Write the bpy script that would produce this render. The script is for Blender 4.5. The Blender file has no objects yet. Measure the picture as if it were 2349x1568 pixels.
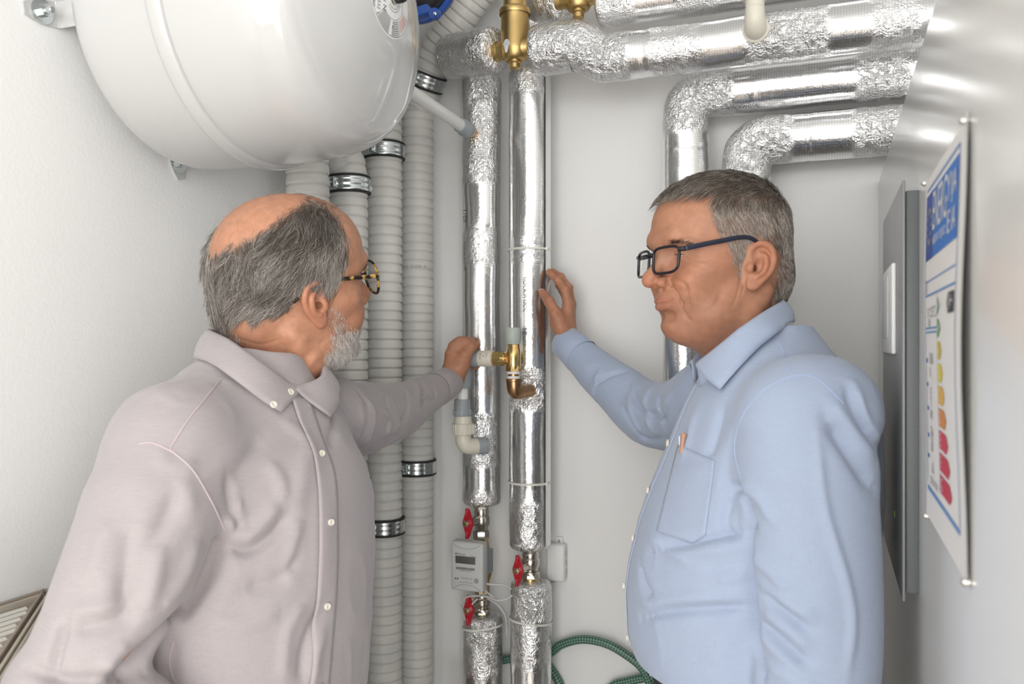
import bpy, bmesh, math, random
import numpy as np
from mathutils import Vector, Matrix
from mathutils.bvhtree import BVHTree
random.seed(7)
PI = math.pi
SC = bpy.context.scene
COL = SC.collection
# ------------------------------------------------------------ camera, world, lights, exposure
YAW = math.radians(20.9)
CAMP = np.array([0.0, 0.0, 1.5])
FPX = 1900.0
cam_d = bpy.data.cameras.new('camera'); cam = bpy.data.objects.new('camera', cam_d); COL.objects.link(cam)
cam.location = CAMP; cam.rotation_euler = (PI / 2, 0, YAW)
cam_d.sensor_width = 36; cam_d.lens = FPX * 36 / 2349
cam_d.clip_start = 0.02
cam_d.dof.use_dof = True; cam_d.dof.focus_distance = 1.32; cam_d.dof.aperture_fstop = 6.3
SC.camera = cam
w = bpy.data.worlds.new('world'); SC.world = w; w.use_nodes = True
w.node_tree.nodes['Background'].inputs[0].default_value = (0.95, 0.97, 1.0, 1)
w.node_tree.nodes['Background'].inputs[1].default_value = 0.5
def area(name, loc, target, sx, sy, power, col=(0.985, 0.995, 1.0)):
    l = bpy.data.lights.new(name, 'AREA'); l.shape = 'RECTANGLE'; l.size = sx; l.size_y = sy; l.energy = power; l.color = col
    o = bpy.data.objects.new(name, l); COL.objects.link(o); o.location = loc
    o.rotation_euler = (Vector(target) - Vector(loc)).to_track_quat('-Z', 'Y').to_euler(); return o
area('bounce_light', (-0.35, -1.1, 2.52), (-0.45, 1.6, 1.2), 1.9, 1.4, 3)
area('front_fill', (0.2, -2.12, 1.35), (-0.1, 1.7, 1.25), 2.4, 2.1, 71)  # added soft fill behind the camera; the room has no window there
area('side_fill', (1.55, -1.15, 1.05), (-0.9, 0.9, 0.95), 1.7, 1.9, 44)  # unseen fill added on the right to lift the left wall, no real hallway
SC.view_settings.view_transform = 'Standard'; SC.view_settings.look = 'None'
SC.view_settings.exposure = 0.12; SC.view_settings.gamma = 1.0; SC.view_settings.use_curve_mapping = False

# ------------------------------------------------------------ camera geometry helpers (pixel + plane or depth -> point in the room)
CR = np.array([math.cos(YAW), math.sin(YAW), 0]); CF = np.array([-math.sin(YAW), math.cos(YAW), 0]); CU = np.array([0, 0, 1.0])
def ray(px, py): return CF + (px - 1174.5) / FPX * CR + (784 - py) / FPX * CU
def at(px, py, d): return CAMP + ray(px, py) * d
def onY(px, py, Y): v = ray(px, py); return CAMP + v * (Y / v[1])
def onX(px, py, X): v = ray(px, py); return CAMP + v * (X / v[0])
def onZ(px, py, Z): v = ray(px, py); return CAMP + v * ((Z - CAMP[2]) / v[2])
def mix(a, b, t): return a + (b - a) * t
def sstep(a, b, x):
    t = np.clip((x - a) / (b - a), 0, 1); return t * t * (3 - 2 * t)
def unit(v): v = np.asarray(v, float); return v / (np.linalg.norm(v) + 1e-12)

# ------------------------------------------------------------ materials
def NN(nt, typ, **kw):
    n = nt.nodes.new(typ)
    for k, v in kw.items():
        if k in n.inputs: n.inputs[k].default_value = v
        else: setattr(n, k, v)
    return n
def mat(name, col, rough=0.5, metal=0.0, spec=0.5, coat=0.0, sss=0.0, sssr=(0.01, 0.004, 0.002), bump=None, var=None, trans=0.0, ior=1.45, sheen=0.0, coat_rough=0.05, aniso=0.0):
    m = bpy.data.materials.new(name); m.use_nodes = True; nt = m.node_tree; b = nt.nodes['Principled BSDF']
    b.inputs['Base Color'].default_value = (*col, 1); b.inputs['Roughness'].default_value = rough; b.inputs['Metallic'].default_value = metal
    b.inputs['Specular IOR Level'].default_value = spec; b.inputs['Coat Weight'].default_value = coat; b.inputs['Coat Roughness'].default_value = coat_rough
    b.inputs['Transmission Weight'].default_value = trans; b.inputs['IOR'].default_value = ior; b.inputs['Sheen Weight'].default_value = sheen
    b.inputs['Anisotropic'].default_value = aniso
    if sss: b.inputs['Subsurface Weight'].default_value = sss; b.inputs['Subsurface Radius'].default_value = sssr; b.inputs['Subsurface Scale'].default_value = 1.0
    tc = None
    if var or bump:
        tc = NN(nt, 'ShaderNodeTexCoord')
    if var:                                                            # (scale, amount, detail)
        n = NN(nt, 'ShaderNodeTexNoise', Scale=var[0], Detail=var[2]); nt.links.new(tc.outputs['Object'], n.inputs['Vector'])
        r = NN(nt, 'ShaderNodeValToRGB'); a = var[1]
        r.color_ramp.elements[0].position = 0.3; r.color_ramp.elements[1].position = 0.7
        r.color_ramp.elements[0].color = (*[c * (1 - a) for c in col], 1); r.color_ramp.elements[1].color = (*[min(1, c * (1 + a)) for c in col], 1)
        nt.links.new(n.outputs['Fac'], r.inputs['Fac']); nt.links.new(r.outputs['Color'], b.inputs['Base Color'])
    if bump:                                                           # (scale, strength, distance)
        n = NN(nt, 'ShaderNodeTexNoise', Scale=bump[0], Detail=4.0); nt.links.new(tc.outputs['Object'], n.inputs['Vector'])
        u = NN(nt, 'ShaderNodeBump', Strength=bump[1], Distance=bump[2]); nt.links.new(n.outputs['Fac'], u.inputs['Height']); nt.links.new(u.outputs['Normal'], b.inputs['Normal'])
    return m
M = {}
M['wall'] = mat('wall_paint', (0.82, 0.815, 0.80), 0.85, bump=(180, 0.25, 0.0015))
M['ceil'] = mat('ceiling_paint', (0.82, 0.82, 0.81), 0.9)
M['floor'] = mat('floor_tile', (0.55, 0.49, 0.43), 0.45, var=(6, 0.12, 5))
M['enamel'] = mat('white_enamel', (0.52, 0.515, 0.505), 0.22, coat=0.6, coat_rough=0.06)
M['cab'] = mat('cabinet_white', (0.70, 0.69, 0.67), 0.17, spec=0.55)
M['graypaint'] = mat('grey_powder_coat', (0.125, 0.135, 0.14), 0.38, var=(900, 0.25, 2), bump=(900, 0.12, 0.0006))
M['grayface'] = mat('grey_metallic_face', (0.26, 0.26, 0.265), 0.34, metal=0.1)
M['duct'] = mat('duct_plastic', (0.70, 0.69, 0.65), 0.42, sss=0.25, sssr=(0.006, 0.006, 0.005), var=(14, 0.05, 3))
M['ductprint'] = mat('duct_print_ink', (0.2, 0.2, 0.2), 0.6)
M['zinc'] = mat('zinc_steel', (0.62, 0.66, 0.66), 0.22, metal=1.0, bump=(60, 0.1, 0.001))
M['rubber'] = mat('black_rubber', (0.025, 0.026, 0.026), 0.6)
M['blackpl'] = mat('black_plastic', (0.018, 0.018, 0.02), 0.35)
M['blue'] = mat('blue_steel', (0.015, 0.075, 0.34), 0.35)
M['brass'] = mat('brass', (0.55, 0.39, 0.165), 0.40, metal=1.0, bump=(300, 0.1, 0.0005))
M['brasslt'] = mat('brass_bright', (0.78, 0.56, 0.24), 0.2, metal=1.0)
M['copper'] = mat('copper', (0.45, 0.27, 0.14), 0.3, metal=1.0, var=(60, 0.3, 4))
M['nickel'] = mat('nickel_plated', (0.60, 0.56, 0.50), 0.25, metal=1.0)
M['red'] = mat('red_lacquer', (0.50, 0.015, 0.03), 0.3, coat=0.3)
M['whitepl'] = mat('white_plastic', (0.80, 0.80, 0.78), 0.35)
M['ivory'] = mat('ivory_plastic', (0.72, 0.68, 0.58), 0.35, sss=0.1)
M['greypl'] = mat('grey_plastic', (0.33, 0.36, 0.38), 0.38)
M['sagecap'] = mat('grey_green_cap', (0.42, 0.46, 0.42), 0.42)
M['meter'] = mat('meter_grey', (0.55, 0.56, 0.55), 0.4)
M['lcd'] = mat('lcd_glass', (0.10, 0.095, 0.085), 0.18)
M['ink'] = mat('black_ink', (0.03, 0.03, 0.035), 0.5)
M['greyink'] = mat('grey_ink', (0.16, 0.16, 0.17), 0.5)
M['tie'] = mat('nylon_tie', (0.78, 0.77, 0.70), 0.35, sss=0.2)
M['paper'] = mat('paper', (0.80, 0.78, 0.76), 0.55)
M['steelball'] = mat('magnet_steel', (0.75, 0.72, 0.68), 0.15, metal=1.0)
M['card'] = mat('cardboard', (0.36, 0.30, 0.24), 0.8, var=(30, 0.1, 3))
M['pleat'] = mat('filter_media', (0.66, 0.65, 0.60), 0.8)
M['teflon'] = mat('white_sealing_tape', (0.78, 0.77, 0.75), 0.5)
def flat(name, col): 
    if name not in M: M[name] = mat(name, col, 0.5)
    return M[name]

def foil_material():
    m = bpy.data.materials.new('aluminium_foil'); m.use_nodes = True; nt = m.node_tree; b = nt.nodes['Principled BSDF']; L = nt.links.new
    b.inputs['Base Color'].default_value = (0.86, 0.86, 0.86, 1); b.inputs['Metallic'].default_value = 1.0; b.inputs['Roughness'].default_value = 0.2
    uv = NN(nt, 'ShaderNodeUVMap'); uv.uv_map = 'UVMap'
    tc = NN(nt, 'ShaderNodeTexCoord')
    sep = NN(nt, 'ShaderNodeSeparateXYZ'); L(uv.outputs[0], sep.inputs[0])
    at_ = NN(nt, 'ShaderNodeAttribute', attribute_name='crinkle')
    def MA(op, a, b2=None, v=None):
        n = NN(nt, 'ShaderNodeMath', operation=op)
        L(a, n.inputs[0])
        if b2 is not None: L(b2, n.inputs[1])
        elif v is not None: n.inputs[1].default_value = v
        return n.outputs[0]
    def scrim(sock, per):                                               # fine glass-fibre grid pressed into the foil
        f = MA('PINGPONG', MA('MULTIPLY', sock, v=1 / per), v=0.5)
        return MA('LESS_THAN', f, v=0.10)
    g = MA('MAXIMUM', scrim(sep.outputs[0], 0.0048), scrim(sep.outputs[1], 0.0048))
    n1 = NN(nt, 'ShaderNodeTexNoise', Scale=38.0, Detail=6.0, Roughness=0.62); L(tc.outputs['Object'], n1.inputs['Vector'])
    v1 = NN(nt, 'ShaderNodeTexVoronoi', Scale=46.0, feature='DISTANCE_TO_EDGE'); 
    dist = NN(nt, 'ShaderNodeVectorMath', operation='MULTIPLY_ADD'); L(n1.outputs['Color'], dist.inputs[0]); dist.inputs[1].default_value = (0.05, 0.05, 0.05); L(tc.outputs['Object'], dist.inputs[2])
    L(dist.outputs[0], v1.inputs['Vector'])
    edge = MA('MINIMUM', v1.outputs['Distance'], v=0.12)
    b1 = NN(nt, 'ShaderNodeBump', Distance=0.006)
    L(MA('ADD', MA('MULTIPLY', at_.outputs['Fac'], v=0.62), v=0.015), b1.inputs['Strength'])
    n2 = NN(nt, 'ShaderNodeTexNoise', Scale=55.0, Detail=3.0, Distortion=1.6); L(tc.outputs['Object'], n2.inputs['Vector'])
    rg = MA('ABSOLUTE', MA('SUBTRACT', n2.outputs['Fac'], v=0.5))
    hh = MA('ADD', MA('ADD', MA('MULTIPLY', edge, v=2.2), MA('MULTIPLY', rg, v=2.4)), n1.outputs['Fac']); L(hh, b1.inputs['Height'])
    cm = NN(nt, 'ShaderNodeMix', data_type='RGBA'); cm.inputs[6].default_value = (0.87, 0.87, 0.87, 1); cm.inputs[7].default_value = (0.70, 0.70, 0.70, 1); L(g, cm.inputs[0]); L(cm.outputs[2], b.inputs['Base Color'])
    b2 = NN(nt, 'ShaderNodeBump', Strength=0.3, Distance=0.0006); L(MA('SUBTRACT', n1.outputs['Fac'], g), b2.inputs['Height']); L(b1.outputs['Normal'], b2.inputs['Normal'])
    L(b2.outputs['Normal'], b.inputs['Normal'])
    return m
M['foil'] = foil_material()

# ------------------------------------------------------------ object helpers
def mesh_obj(name, V, Fc, material=None, parent=None, smooth=True, uv=None, kind=None, label=None, angle=None):
    V = np.asarray(V, float)
    off = np.array(parent_world(parent)) if parent is not None else np.zeros(3)
    me = bpy.data.meshes.new(name)
    me.from_pydata((V - off).tolist(), [], Fc if isinstance(Fc, list) else Fc.tolist()); me.update()
    o = bpy.data.objects.new(name, me); COL.objects.link(o)
    if parent is not None: o.parent = parent
    if material is not None:
        for mm in (material if isinstance(material, (list, tuple)) else [material]): me.materials.append(mm)
    if smooth:
        me.shade_smooth()
        if angle: 
            me.set_sharp_from_angle(angle=math.radians(angle))
    if uv is not None:
        ul = me.uv_layers.new(name='UVMap'); li = np.zeros(len(me.loops), np.int32); me.loops.foreach_get('vertex_index', li)
        ul.data.foreach_set('uv', np.asarray(uv, np.float32)[li].ravel())
    if kind: o['kind'] = kind
    if label: o['label'] = label
    return o
def parent_world(p):
    v = Vector((0, 0, 0))
    while p is not None: v = v + Vector(p.location); p = p.parent
    return v
def thing(name, label, cat, loc, group=None):
    o = bpy.data.objects.new(name, None); COL.objects.link(o); o.location = Vector(loc); o.empty_display_size = 0.05
    o['label'] = label; o['category'] = cat
    if group: o['group'] = group
    return o
def tag(o, label, cat, group=None):
    o['label'] = label; o['category'] = cat
    if group: o['group'] = group
    return o
def struct(o): o['kind'] = 'structure'; return o
class Geo:
    """collects shapes (world coordinates) that become ONE mesh"""
    def __init__(s): s.V = []; s.F = []; s.n = 0; s.mi = []
    def add(s, V, Fc, mi=0):
        V = np.asarray(V, float); s.V.append(V); s.F += [[int(i) + s.n for i in f] for f in Fc]; s.n += len(V); s.mi += [mi] * len(Fc); return s
    def box(s, c, size, rot=None, bev=0.0, mi=0):
        bm = bmesh.new(); bmesh.ops.create_cube(bm, size=1)
        for v in bm.verts: v.co = Vector((v.co.x * size[0], v.co.y * size[1], v.co.z * size[2]))
        if bev: bmesh.ops.bevel(bm, geom=bm.edges[:], offset=bev, segments=3, affect='EDGES', profile=0.5)
        R = np.array(rot) if rot is not None else np.eye(3)
        bm.verts.index_update(); V = np.array([v.co for v in bm.verts]) @ R.T + np.asarray(c); Fc = [[v.index for v in f.verts] for f in bm.faces]; bm.free()
        return s.add(V, Fc, mi)
    def lathe(s, c, axis, prof, seg=32, mi=0, up=None, cap=True):
        """prof: list of (distance along axis, radius); closes both ends"""
        ax = unit(axis); t = unit(np.cross(ax, [0, 0, 1] if abs(ax[2]) < 0.9 else [1, 0, 0])) if up is None else unit(up); b = np.cross(ax, t)
        V = []; Fc = []; th = np.linspace(0, 2 * PI, seg, endpoint=False)
        for (h, r) in prof:
            V.append(np.asarray(c) + ax * h + r * (np.cos(th)[:, None] * t + np.sin(th)[:, None] * b))
        n = len(prof)
        for i in range(n - 1):
            for j in range(seg): k = (j + 1) % seg; Fc.append([i * seg + j, i * seg + k, (i + 1) * seg + k, (i + 1) * seg + j])
        if cap: Fc.append(list(range(seg))[::-1]); Fc.append([(n - 1) * seg + j for j in range(seg)])
        return s.add(np.concatenate(V), Fc, mi)
    def tube(s, path, r, seg=12, mi=0, sub=0):
        V, Fc, _ = tube_geo(path, r, seg, sub); return s.add(V, Fc, mi)
    def poly(s, pts, nrm, th, mi=0):
        """extrude an outline (list of 3-D points) by th along nrm"""
        P = np.asarray(pts, float); n = len(P); nrm = unit(nrm)
        V = np.concatenate([P, P + nrm * th]); Fc = [list(range(n))[::-1], [n + i for i in range(n)]] + [[i, (i + 1) % n, n + (i + 1) % n, n + i] for i in range(n)]
        return s.add(V, Fc, mi)
    def obj(s, name, material, parent=None, angle=40, **k):
        o = mesh_obj(name, np.concatenate(s.V), s.F, material, parent, angle=angle, **k)
        if isinstance(material, (list, tuple)): o.data.polygons.foreach_set('material_index', np.array(s.mi, np.int32))
        return o
def catmull(P, n):
    P = np.asarray(P, float)
    if len(P) < 3: return np.linspace(P[0], P[-1], n + 1)
    Q = np.concatenate([[2 * P[0] - P[1]], P, [2 * P[-1] - P[-2]]]); out = []
    for i in range(len(P) - 1):
        p0, p1, p2, p3 = Q[i:i + 4]; t = np.linspace(0, 1, n, endpoint=False)[:, None]
        out.append(0.5 * (2 * p1 + (p2 - p0) * t + (2 * p0 - 5 * p1 + 4 * p2 - p3) * t * t + (3 * p1 - p0 - 3 * p2 + p3) * t ** 3))
    return np.concatenate(out + [P[-1:]])
def resample(P, step):
    P = np.asarray(P, float); L = np.r_[0, np.cumsum(np.linalg.norm(np.diff(P, axis=0), axis=1))]; n = max(2, int(round(L[-1] / step)) + 1)
    s = np.linspace(0, L[-1], n); return np.stack([np.interp(s, L, P[:, k]) for k in range(P.shape[1])], 1), s
def frames(P):
    T = np.gradient(P, axis=0); T /= np.linalg.norm(T, axis=1)[:, None] + 1e-12
    a = np.array([0, 0, 1.0]) if abs(T[0][2]) < 0.9 else np.array([1.0, 0, 0])
    N = np.zeros_like(P); n = unit(np.cross(np.cross(T[0], a), T[0]))
    for i in range(len(P)):
        n = unit(n - T[i] * (n @ T[i])); N[i] = n
    return T, N, np.cross(T, N)
def tube_geo(path, r, seg=12, sub=0, caps=True):
    P = catmull(path, sub) if sub else np.asarray(path, float)
    if np.ndim(r) == 1 and len(r) != len(P): r = np.interp(np.linspace(0, 1, len(P)), np.linspace(0, 1, len(r)), r)
    T, N, B = frames(P); th = np.linspace(0, 2 * PI, seg, endpoint=False)
    R = np.broadcast_to(np.asarray(r, float), (len(P),)) if np.ndim(r) < 2 else None
    ring = np.cos(th)[None, :, None] * N[:, None] + np.sin(th)[None, :, None] * B[:, None]
    RR = R[:, None, None] if R is not None else np.asarray(r)[..., None]
    V = (P[:, None] + ring * RR).reshape(-1, 3); n = len(P)
    i = np.arange(n - 1)[:, None] * seg; j = np.arange(seg)[None]; k = (j + 1) % seg
    Fq = np.stack([i + j, i + k, i + seg + k, i + seg + j], -1).reshape(-1, 4).tolist()
    if caps: Fq += [list(range(seg))[::-1], [(n - 1) * seg + q for q in range(seg)]]
    return V, Fq, (P, T, N, B, th)
# --- value noise
def vnoise(P, scale, seed=0):
    P = np.asarray(P, float) * scale + seed * 17.13; i = np.floor(P).astype(np.int64); f = P - i; f = f * f * (3 - 2 * f)
    def h(a, b, c):
        n = (a * 374761393 + b * 668265263 + c * 2147483647 + seed * 1274126177) & 0xFFFFFFFF
        n = ((n ^ (n >> 13)) * 1274126177) & 0xFFFFFFFF
        return ((n ^ (n >> 16)) & 0xFFFF) / 65535.0
    out = 0
    for dx in (0, 1):
        for dy in (0, 1):
            for dz in (0, 1):
                wgt = (f[..., 0] if dx else 1 - f[..., 0]) * (f[..., 1] if dy else 1 - f[..., 1]) * (f[..., 2] if dz else 1 - f[..., 2])
                out = out + wgt * h(i[..., 0] + dx, i[..., 1] + dy, i[..., 2] + dz)
    return out * 2 - 1
# --- flat lettering as thin meshes
_font = {}
def text2d(s, size=1.0, align='CENTER'):
    key = (s, align)
    if key not in _font:
        c = bpy.data.curves.new('lettering', 'FONT'); c.body = s; c.align_x = align; c.align_y = 'CENTER'; c.resolution_u = 3
        o = bpy.data.objects.new('lettering', c); COL.objects.link(o); dg = bpy.context.evaluated_depsgraph_get(); e = o.evaluated_get(dg)
        me = e.to_mesh(); V = np.array([v.co[:] for v in me.vertices]).reshape(-1, 3); Fc = [list(p.vertices) for p in me.polygons]; e.to_mesh_clear()
        bpy.data.objects.remove(o); bpy.data.curves.remove(c); _font[key] = (V[:, :2], Fc)
    V, Fc = _font[key]; return V * size, Fc
def text_plane(geo, s, c, ux, uy, size, mi=0, align='CENTER', off=0.0, sx=1.0):
    V, Fc = text2d(s, size, align); 
    return geo.add(np.asarray(c) + V[:, :1] * sx * np.asarray(ux) + V[:, 1:2] * np.asarray(uy) + off * np.cross(ux, uy), Fc, mi)
def text_cyl(geo, s, base, axis, front, R, size, ang=0.0, along=True, flip=1, sx=1.0):
    """lettering bent round a cylinder; along=True runs it along the axis"""
    V, Fc = text2d(s, size); ax = unit(axis); fr = unit(np.asarray(front) - ax * (np.asarray(front) @ ax)); sd = np.cross(ax, fr)
    if along: h = V[:, 0] * flip * sx; a = ang - V[:, 1] * flip / R
    else: h = V[:, 1] * flip; a = ang + V[:, 0] * flip * sx / R
    return geo.add(np.asarray(base) + h[:, None] * ax + R * (np.cos(a)[:, None] * fr + np.sin(a)[:, None] * sd), Fc)
# ============================================================ the room
XL, YB, ZC = -0.97, 1.78, 2.6
def slab(name, lo, hi, m):
    lo = np.array(lo, float); hi = np.array(hi, float)
    return struct(Geo().box((lo + hi) / 2, hi - lo).obj(name, m, smooth=False))
slab('wall_left', (XL - 0.1, -2.3, 0), (XL, YB + 0.1, ZC), M['wall'])
slab('wall_back', (XL, YB, 0), (1.7, YB + 0.1, ZC), M['wall'])
slab('wall_right', (1.6, -2.2, 0), (1.7, YB, ZC), M['wall'])
slab('wall_front', (XL, -2.3, 0), (1.7, -2.2, ZC), M['wall'])
slab('floor', (XL - 0.1, -2.3, -0.1), (1.7, YB + 0.1, 0), M['floor'])
slab('ceiling', (XL - 0.1, -2.3, ZC), (1.7, YB + 0.1, ZC + 0.1), M['ceil'])
struct(Geo().box((XL + 0.006, -0.2, 0.04), (0.012, 3.9, 0.08), bev=0.003).obj('baseboard_left', M['whitepl']))
struct(Geo().box((-0.44, YB - 0.006, 0.04), (1.03, 0.012, 0.08), bev=0.003).obj('baseboard_back', M['whitepl']))
# a plain door in the wall behind the camera (it shows only in reflections)
dr = Geo().box((0.5, -2.185, 1.0), (0.82, 0.03, 2.0), bev=0.004).obj('door_1', mat('door_oak', (0.33, 0.24, 0.16), 0.5, var=(5, 0.15, 4))); struct(dr)
hd = Geo(); hd.tube([(0.2, -2.175, 1.03), (0.2, -2.12, 1.03), (0.31, -2.12, 1.03)], 0.009, 10); hd.obj('door_handle', M['nickel'], dr)

# ============================================================ white cabinet on the right, grey control unit, energy label
XC = 0.092; ZT = 1.815
cab = thing('heat_pump_cabinet', 'tall glossy white cabinet side filling the right edge behind the energy label', 'cabinet', (0.4, 1.0, 0))
Geo().box((XC + 0.31, 0.985, ZT / 2 + 0.001), (0.62, 1.575, ZT - 0.002), bev=0.004).obj('casing', M['cab'], cab)
for yy in (0.3, 1.68):
    for xx in (XC + 0.06, XC + 0.56): pass
# grey unit, standing proud of the cabinet side
XG = 0.075
p1, p2 = onX(2070, 413, XG), onX(2070, 1379, XG); y0 = p1[1]; z1, z0 = p1[2], p2[2]; y1 = onX(2025.5, 700, XG)[1]
unitg = thing('control_unit', 'flat grey metal control unit fixed to the white cabinet behind the man in blue', 'control unit', (XG + 0.01, (y0 + y1) / 2, z0))
Geo().box((XG + 0.0015, (y0 + y1) / 2, (z0 + z1) / 2), (0.003, y1 - y0, z1 - z0), bev=0.0012).obj('front_panel', M['grayface'], unitg)
Geo().box((XG + 0.0105, (y0 + y1) / 2 + 0.004, (z0 + z1) / 2 - 0.0015), (0.0135, y1 - y0 - 0.006, z1 - z0 - 0.018), bev=0.0012).obj('housing', M['graypaint'], unitg)
a, b = onX(2030, 617, XG), onX(2056, 812, XG); a2 = onX(2056, 602, XG)
dsp = Geo().box((XG - 0.0025, (a[1] + b[1]) / 2, (a2[2] + b[2]) / 2), (0.005, a[1] - b[1], a2[2] - b[2]), bev=0.002).obj('display_cover', M['whitepl'], unitg, label='white rounded display cover')
Geo().box((XG - 0.0053, (a[1] + b[1]) / 2 + 0.012, (a2[2] + b[2]) / 2 + 0.004), (0.0006, (a[1] - b[1]) * 0.5, (a2[2] - b[2]) * 0.72), bev=0.0002).obj('display_glass', flat('display_pale', (0.72, 0.73, 0.74)), dsp)
lg = Geo(); c = onX(2053, 1222, XG); uy_ = np.array([0, 0, 1.0]); ux_ = np.array([0, -1.0, 0])
text_plane(lg, 'alpha', c + np.array([-0.0004, 0, 0.0]), ux_, uy_, 0.028); lg.obj('logo', flat('pale_logo', (0.55, 0.6, 0.55)), unitg)
lg = Geo().box(c + np.array([-0.0004, 0.01, 0.022]), (0.0006, 0.014, 0.008)); lg.obj('logo_dash', flat('green_logo', (0.30, 0.50, 0.12)), unitg)

# energy label in a clear sleeve, held by four steel magnets
XP = XC - 0.0022
cn = {k: onX(*k, XP) for k in ((2125, 420), (2217, 276), (2129, 1183), (2221, 1335))}
ky = list(cn.values()); yf = (ky[0][1] + ky[2][1]) / 2; yn = (ky[1][1] + ky[3][1]) / 2; zt = (ky[0][2] + ky[1][2]) / 2; zb = (ky[2][2] + ky[3][2]) / 2
Wd, Hd = yf - yn, zt - zb
lab = thing('energy_label', 'printed efficiency label with blue header and coloured arrows held by magnets', 'sign', (XP, (yf + yn) / 2, zb))
def LP(u, v, lift=0.0):                                                  # u 0..1 far->near, v 0..1 top->bottom, gently bowed sheet
    bow = 0.0006 + 0.004 * math.sin(PI * v) ** 2 * (0.3 + 0.7 * u) + 0.0025 * math.sin(2 * PI * v) * (1 - u) * 0.4
    return np.array([XP - max(bow, 0.0003) - lift, yf - u * Wd, zt - v * Hd])
def sheet(name, u0, u1, v0, v1, m, lift, nu=6, nv=24, outline=None, th=0.0003):
    if outline is None:
        V = []; Fc = []
        for i in range(nv + 1):
            for j in range(nu + 1): V.append(LP(mix(u0, u1, j / nu), mix(v0, v1, i / nv), lift))
        for i in range(nv):
            for j in range(nu): q = i * (nu + 1) + j; Fc.append([q, q + 1, q + nu + 2, q + nu + 1])
    else:
        V = [LP(u, v, lift) for u, v in outline]; Fc = [list(range(len(V)))]
    return V, Fc
V, Fc = sheet('sheet', 0, 1, 0, 1, None, 0); V2, _ = sheet('sheet', 0, 1, 0, 1, None, -0.0004)
g = Geo(); g.add(V, Fc); g.obj('paper_sheet', M['paper'], lab, angle=None)
def lpatch(nm, rects, m, lift=0.0004, nv=8):
    g = Geo()
    for r in rects: V, Fc = sheet('', r[0], r[1], r[2], r[3], None, lift, 4, nv); g.add(V, Fc)
    return g.obj(nm, m, lab, angle=None)
def lpoly(g, pts, lift): g.add([LP(u, v, lift) for u, v in pts], [list(range(len(pts)))])
def ltext(g, s, u, v, size, lift=0.0008, sx=1.0, align='CENTER'):
    V, Fc = text2d(s, 1.0, align); g.add([LP(u + x * size * sx / Wd, v - y * size / Hd, lift) for x, y in V], Fc)
blueL, dblue = flat('label_blue', (0.02, 0.17, 0.55)), flat('label_dark_blue', (0.015, 0.06, 0.30))
u0, u1 = 0.07, 0.88
lpatch('header_band', [(u0, u1, 0.055, 0.245)], blueL)
lpatch('flag_field', [(u0, 0.27, 0.055, 0.245)], dblue, 0.0007)
g = Geo()
for k in range(12):
    cu, cv = 0.17 + 0.062 * math.sin(k * PI / 6) , 0.15 + 0.062 * Wd / Hd * math.cos(k * PI / 6)
    lpoly(g, [(cu + (0.012 if q % 2 == 0 else 0.005) * math.sin(q * PI / 5), cv - (0.012 if q % 2 == 0 else 0.005) * Wd / Hd * math.cos(q * PI / 5)) for q in range(10)], 0.001)
g.obj('flag_stars', flat('star_yellow', (0.75, 0.6, 0.08)), lab, angle=None)
g = Geo(); ltext(g, 'ENERG', 0.46, 0.125, 0.050, 0.001, sx=0.62); ltext(g, 'енергия · ενεργεια', 0.46, 0.200, 0.0135, 0.001, sx=0.7)
ltext(g, 'Y', 0.69, 0.11, 0.032, 0.001); ltext(g, 'IJA', 0.80, 0.11, 0.026, 0.001); ltext(g, 'IE', 0.70, 0.195, 0.026, 0.001); ltext(g, 'IA', 0.81, 0.195, 0.026, 0.001)
g.obj('header_lettering', M['whitepl'], lab, angle=None)
lpatch('frame_lines', [(0.05, 0.9, 0.033, 0.040), (0.05, 0.9, 0.905, 0.918), (0.035, 0.045, 0.05, 0.9), (0.895, 0.905, 0.04, 0.9), (0.05, 0.88, 0.305, 0.309), (0.05, 0.88, 0.345, 0.351), (0.05, 0.42, 0.44, 0.445), (0.05, 0.42, 0.452, 0.457), (0.42, 0.425, 0.345, 0.88)], flat('label_line_blue', (0.12, 0.28, 0.58)))
arr = [('A++', (0.03, 0.30, 0.10), 0.50), ('A+', (0.10, 0.42, 0.10), 0.53), ('A', (0.72, 0.56, 0.03), 0.56), ('B', (0.78, 0.62, 0.03), 0.59), ('C', (0.78, 0.45, 0.04), 0.62), ('D', (0.70, 0.25, 0.03), 0.65), ('E', (0.62, 0.03, 0.06), 0.68), ('F', (0.60, 0.02, 0.05), 0.71), ('G', (0.58, 0.02, 0.05), 0.74)]
for k, (s, c_, ue) in enumerate(arr):
    v0 = 0.363 + 0.0585 * k; v1 = v0 + 0.048; g = Geo(); lpoly(g, [(0.44, v0), (ue - 0.05, v0), (ue, (v0 + v1) / 2), (ue - 0.05, v1), (0.44, v1)], 0.0005)
    ar = g.obj('class_arrow', flat('arrow_' + s.replace('+', 'p'), c_), lab, angle=None)
    g = Geo(); ltext(g, s, 0.50, (v0 + v1) / 2, 0.017, 0.0009, sx=0.8); g.obj('class_letter', M['whitepl'], ar, angle=None)
g = Geo(); lpoly(g, [(0.70, 0.388), (0.73, 0.363), (0.87, 0.363), (0.87, 0.413), (0.73, 0.413)], 0.0005); bp = g.obj('rating_pointer', M['ink'], lab, angle=None)
g = Geo(); ltext(g, 'A++', 0.80, 0.388, 0.019, 0.0009, sx=0.7); g.obj('rating_letter', M['whitepl'], bp, angle=None)
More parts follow.
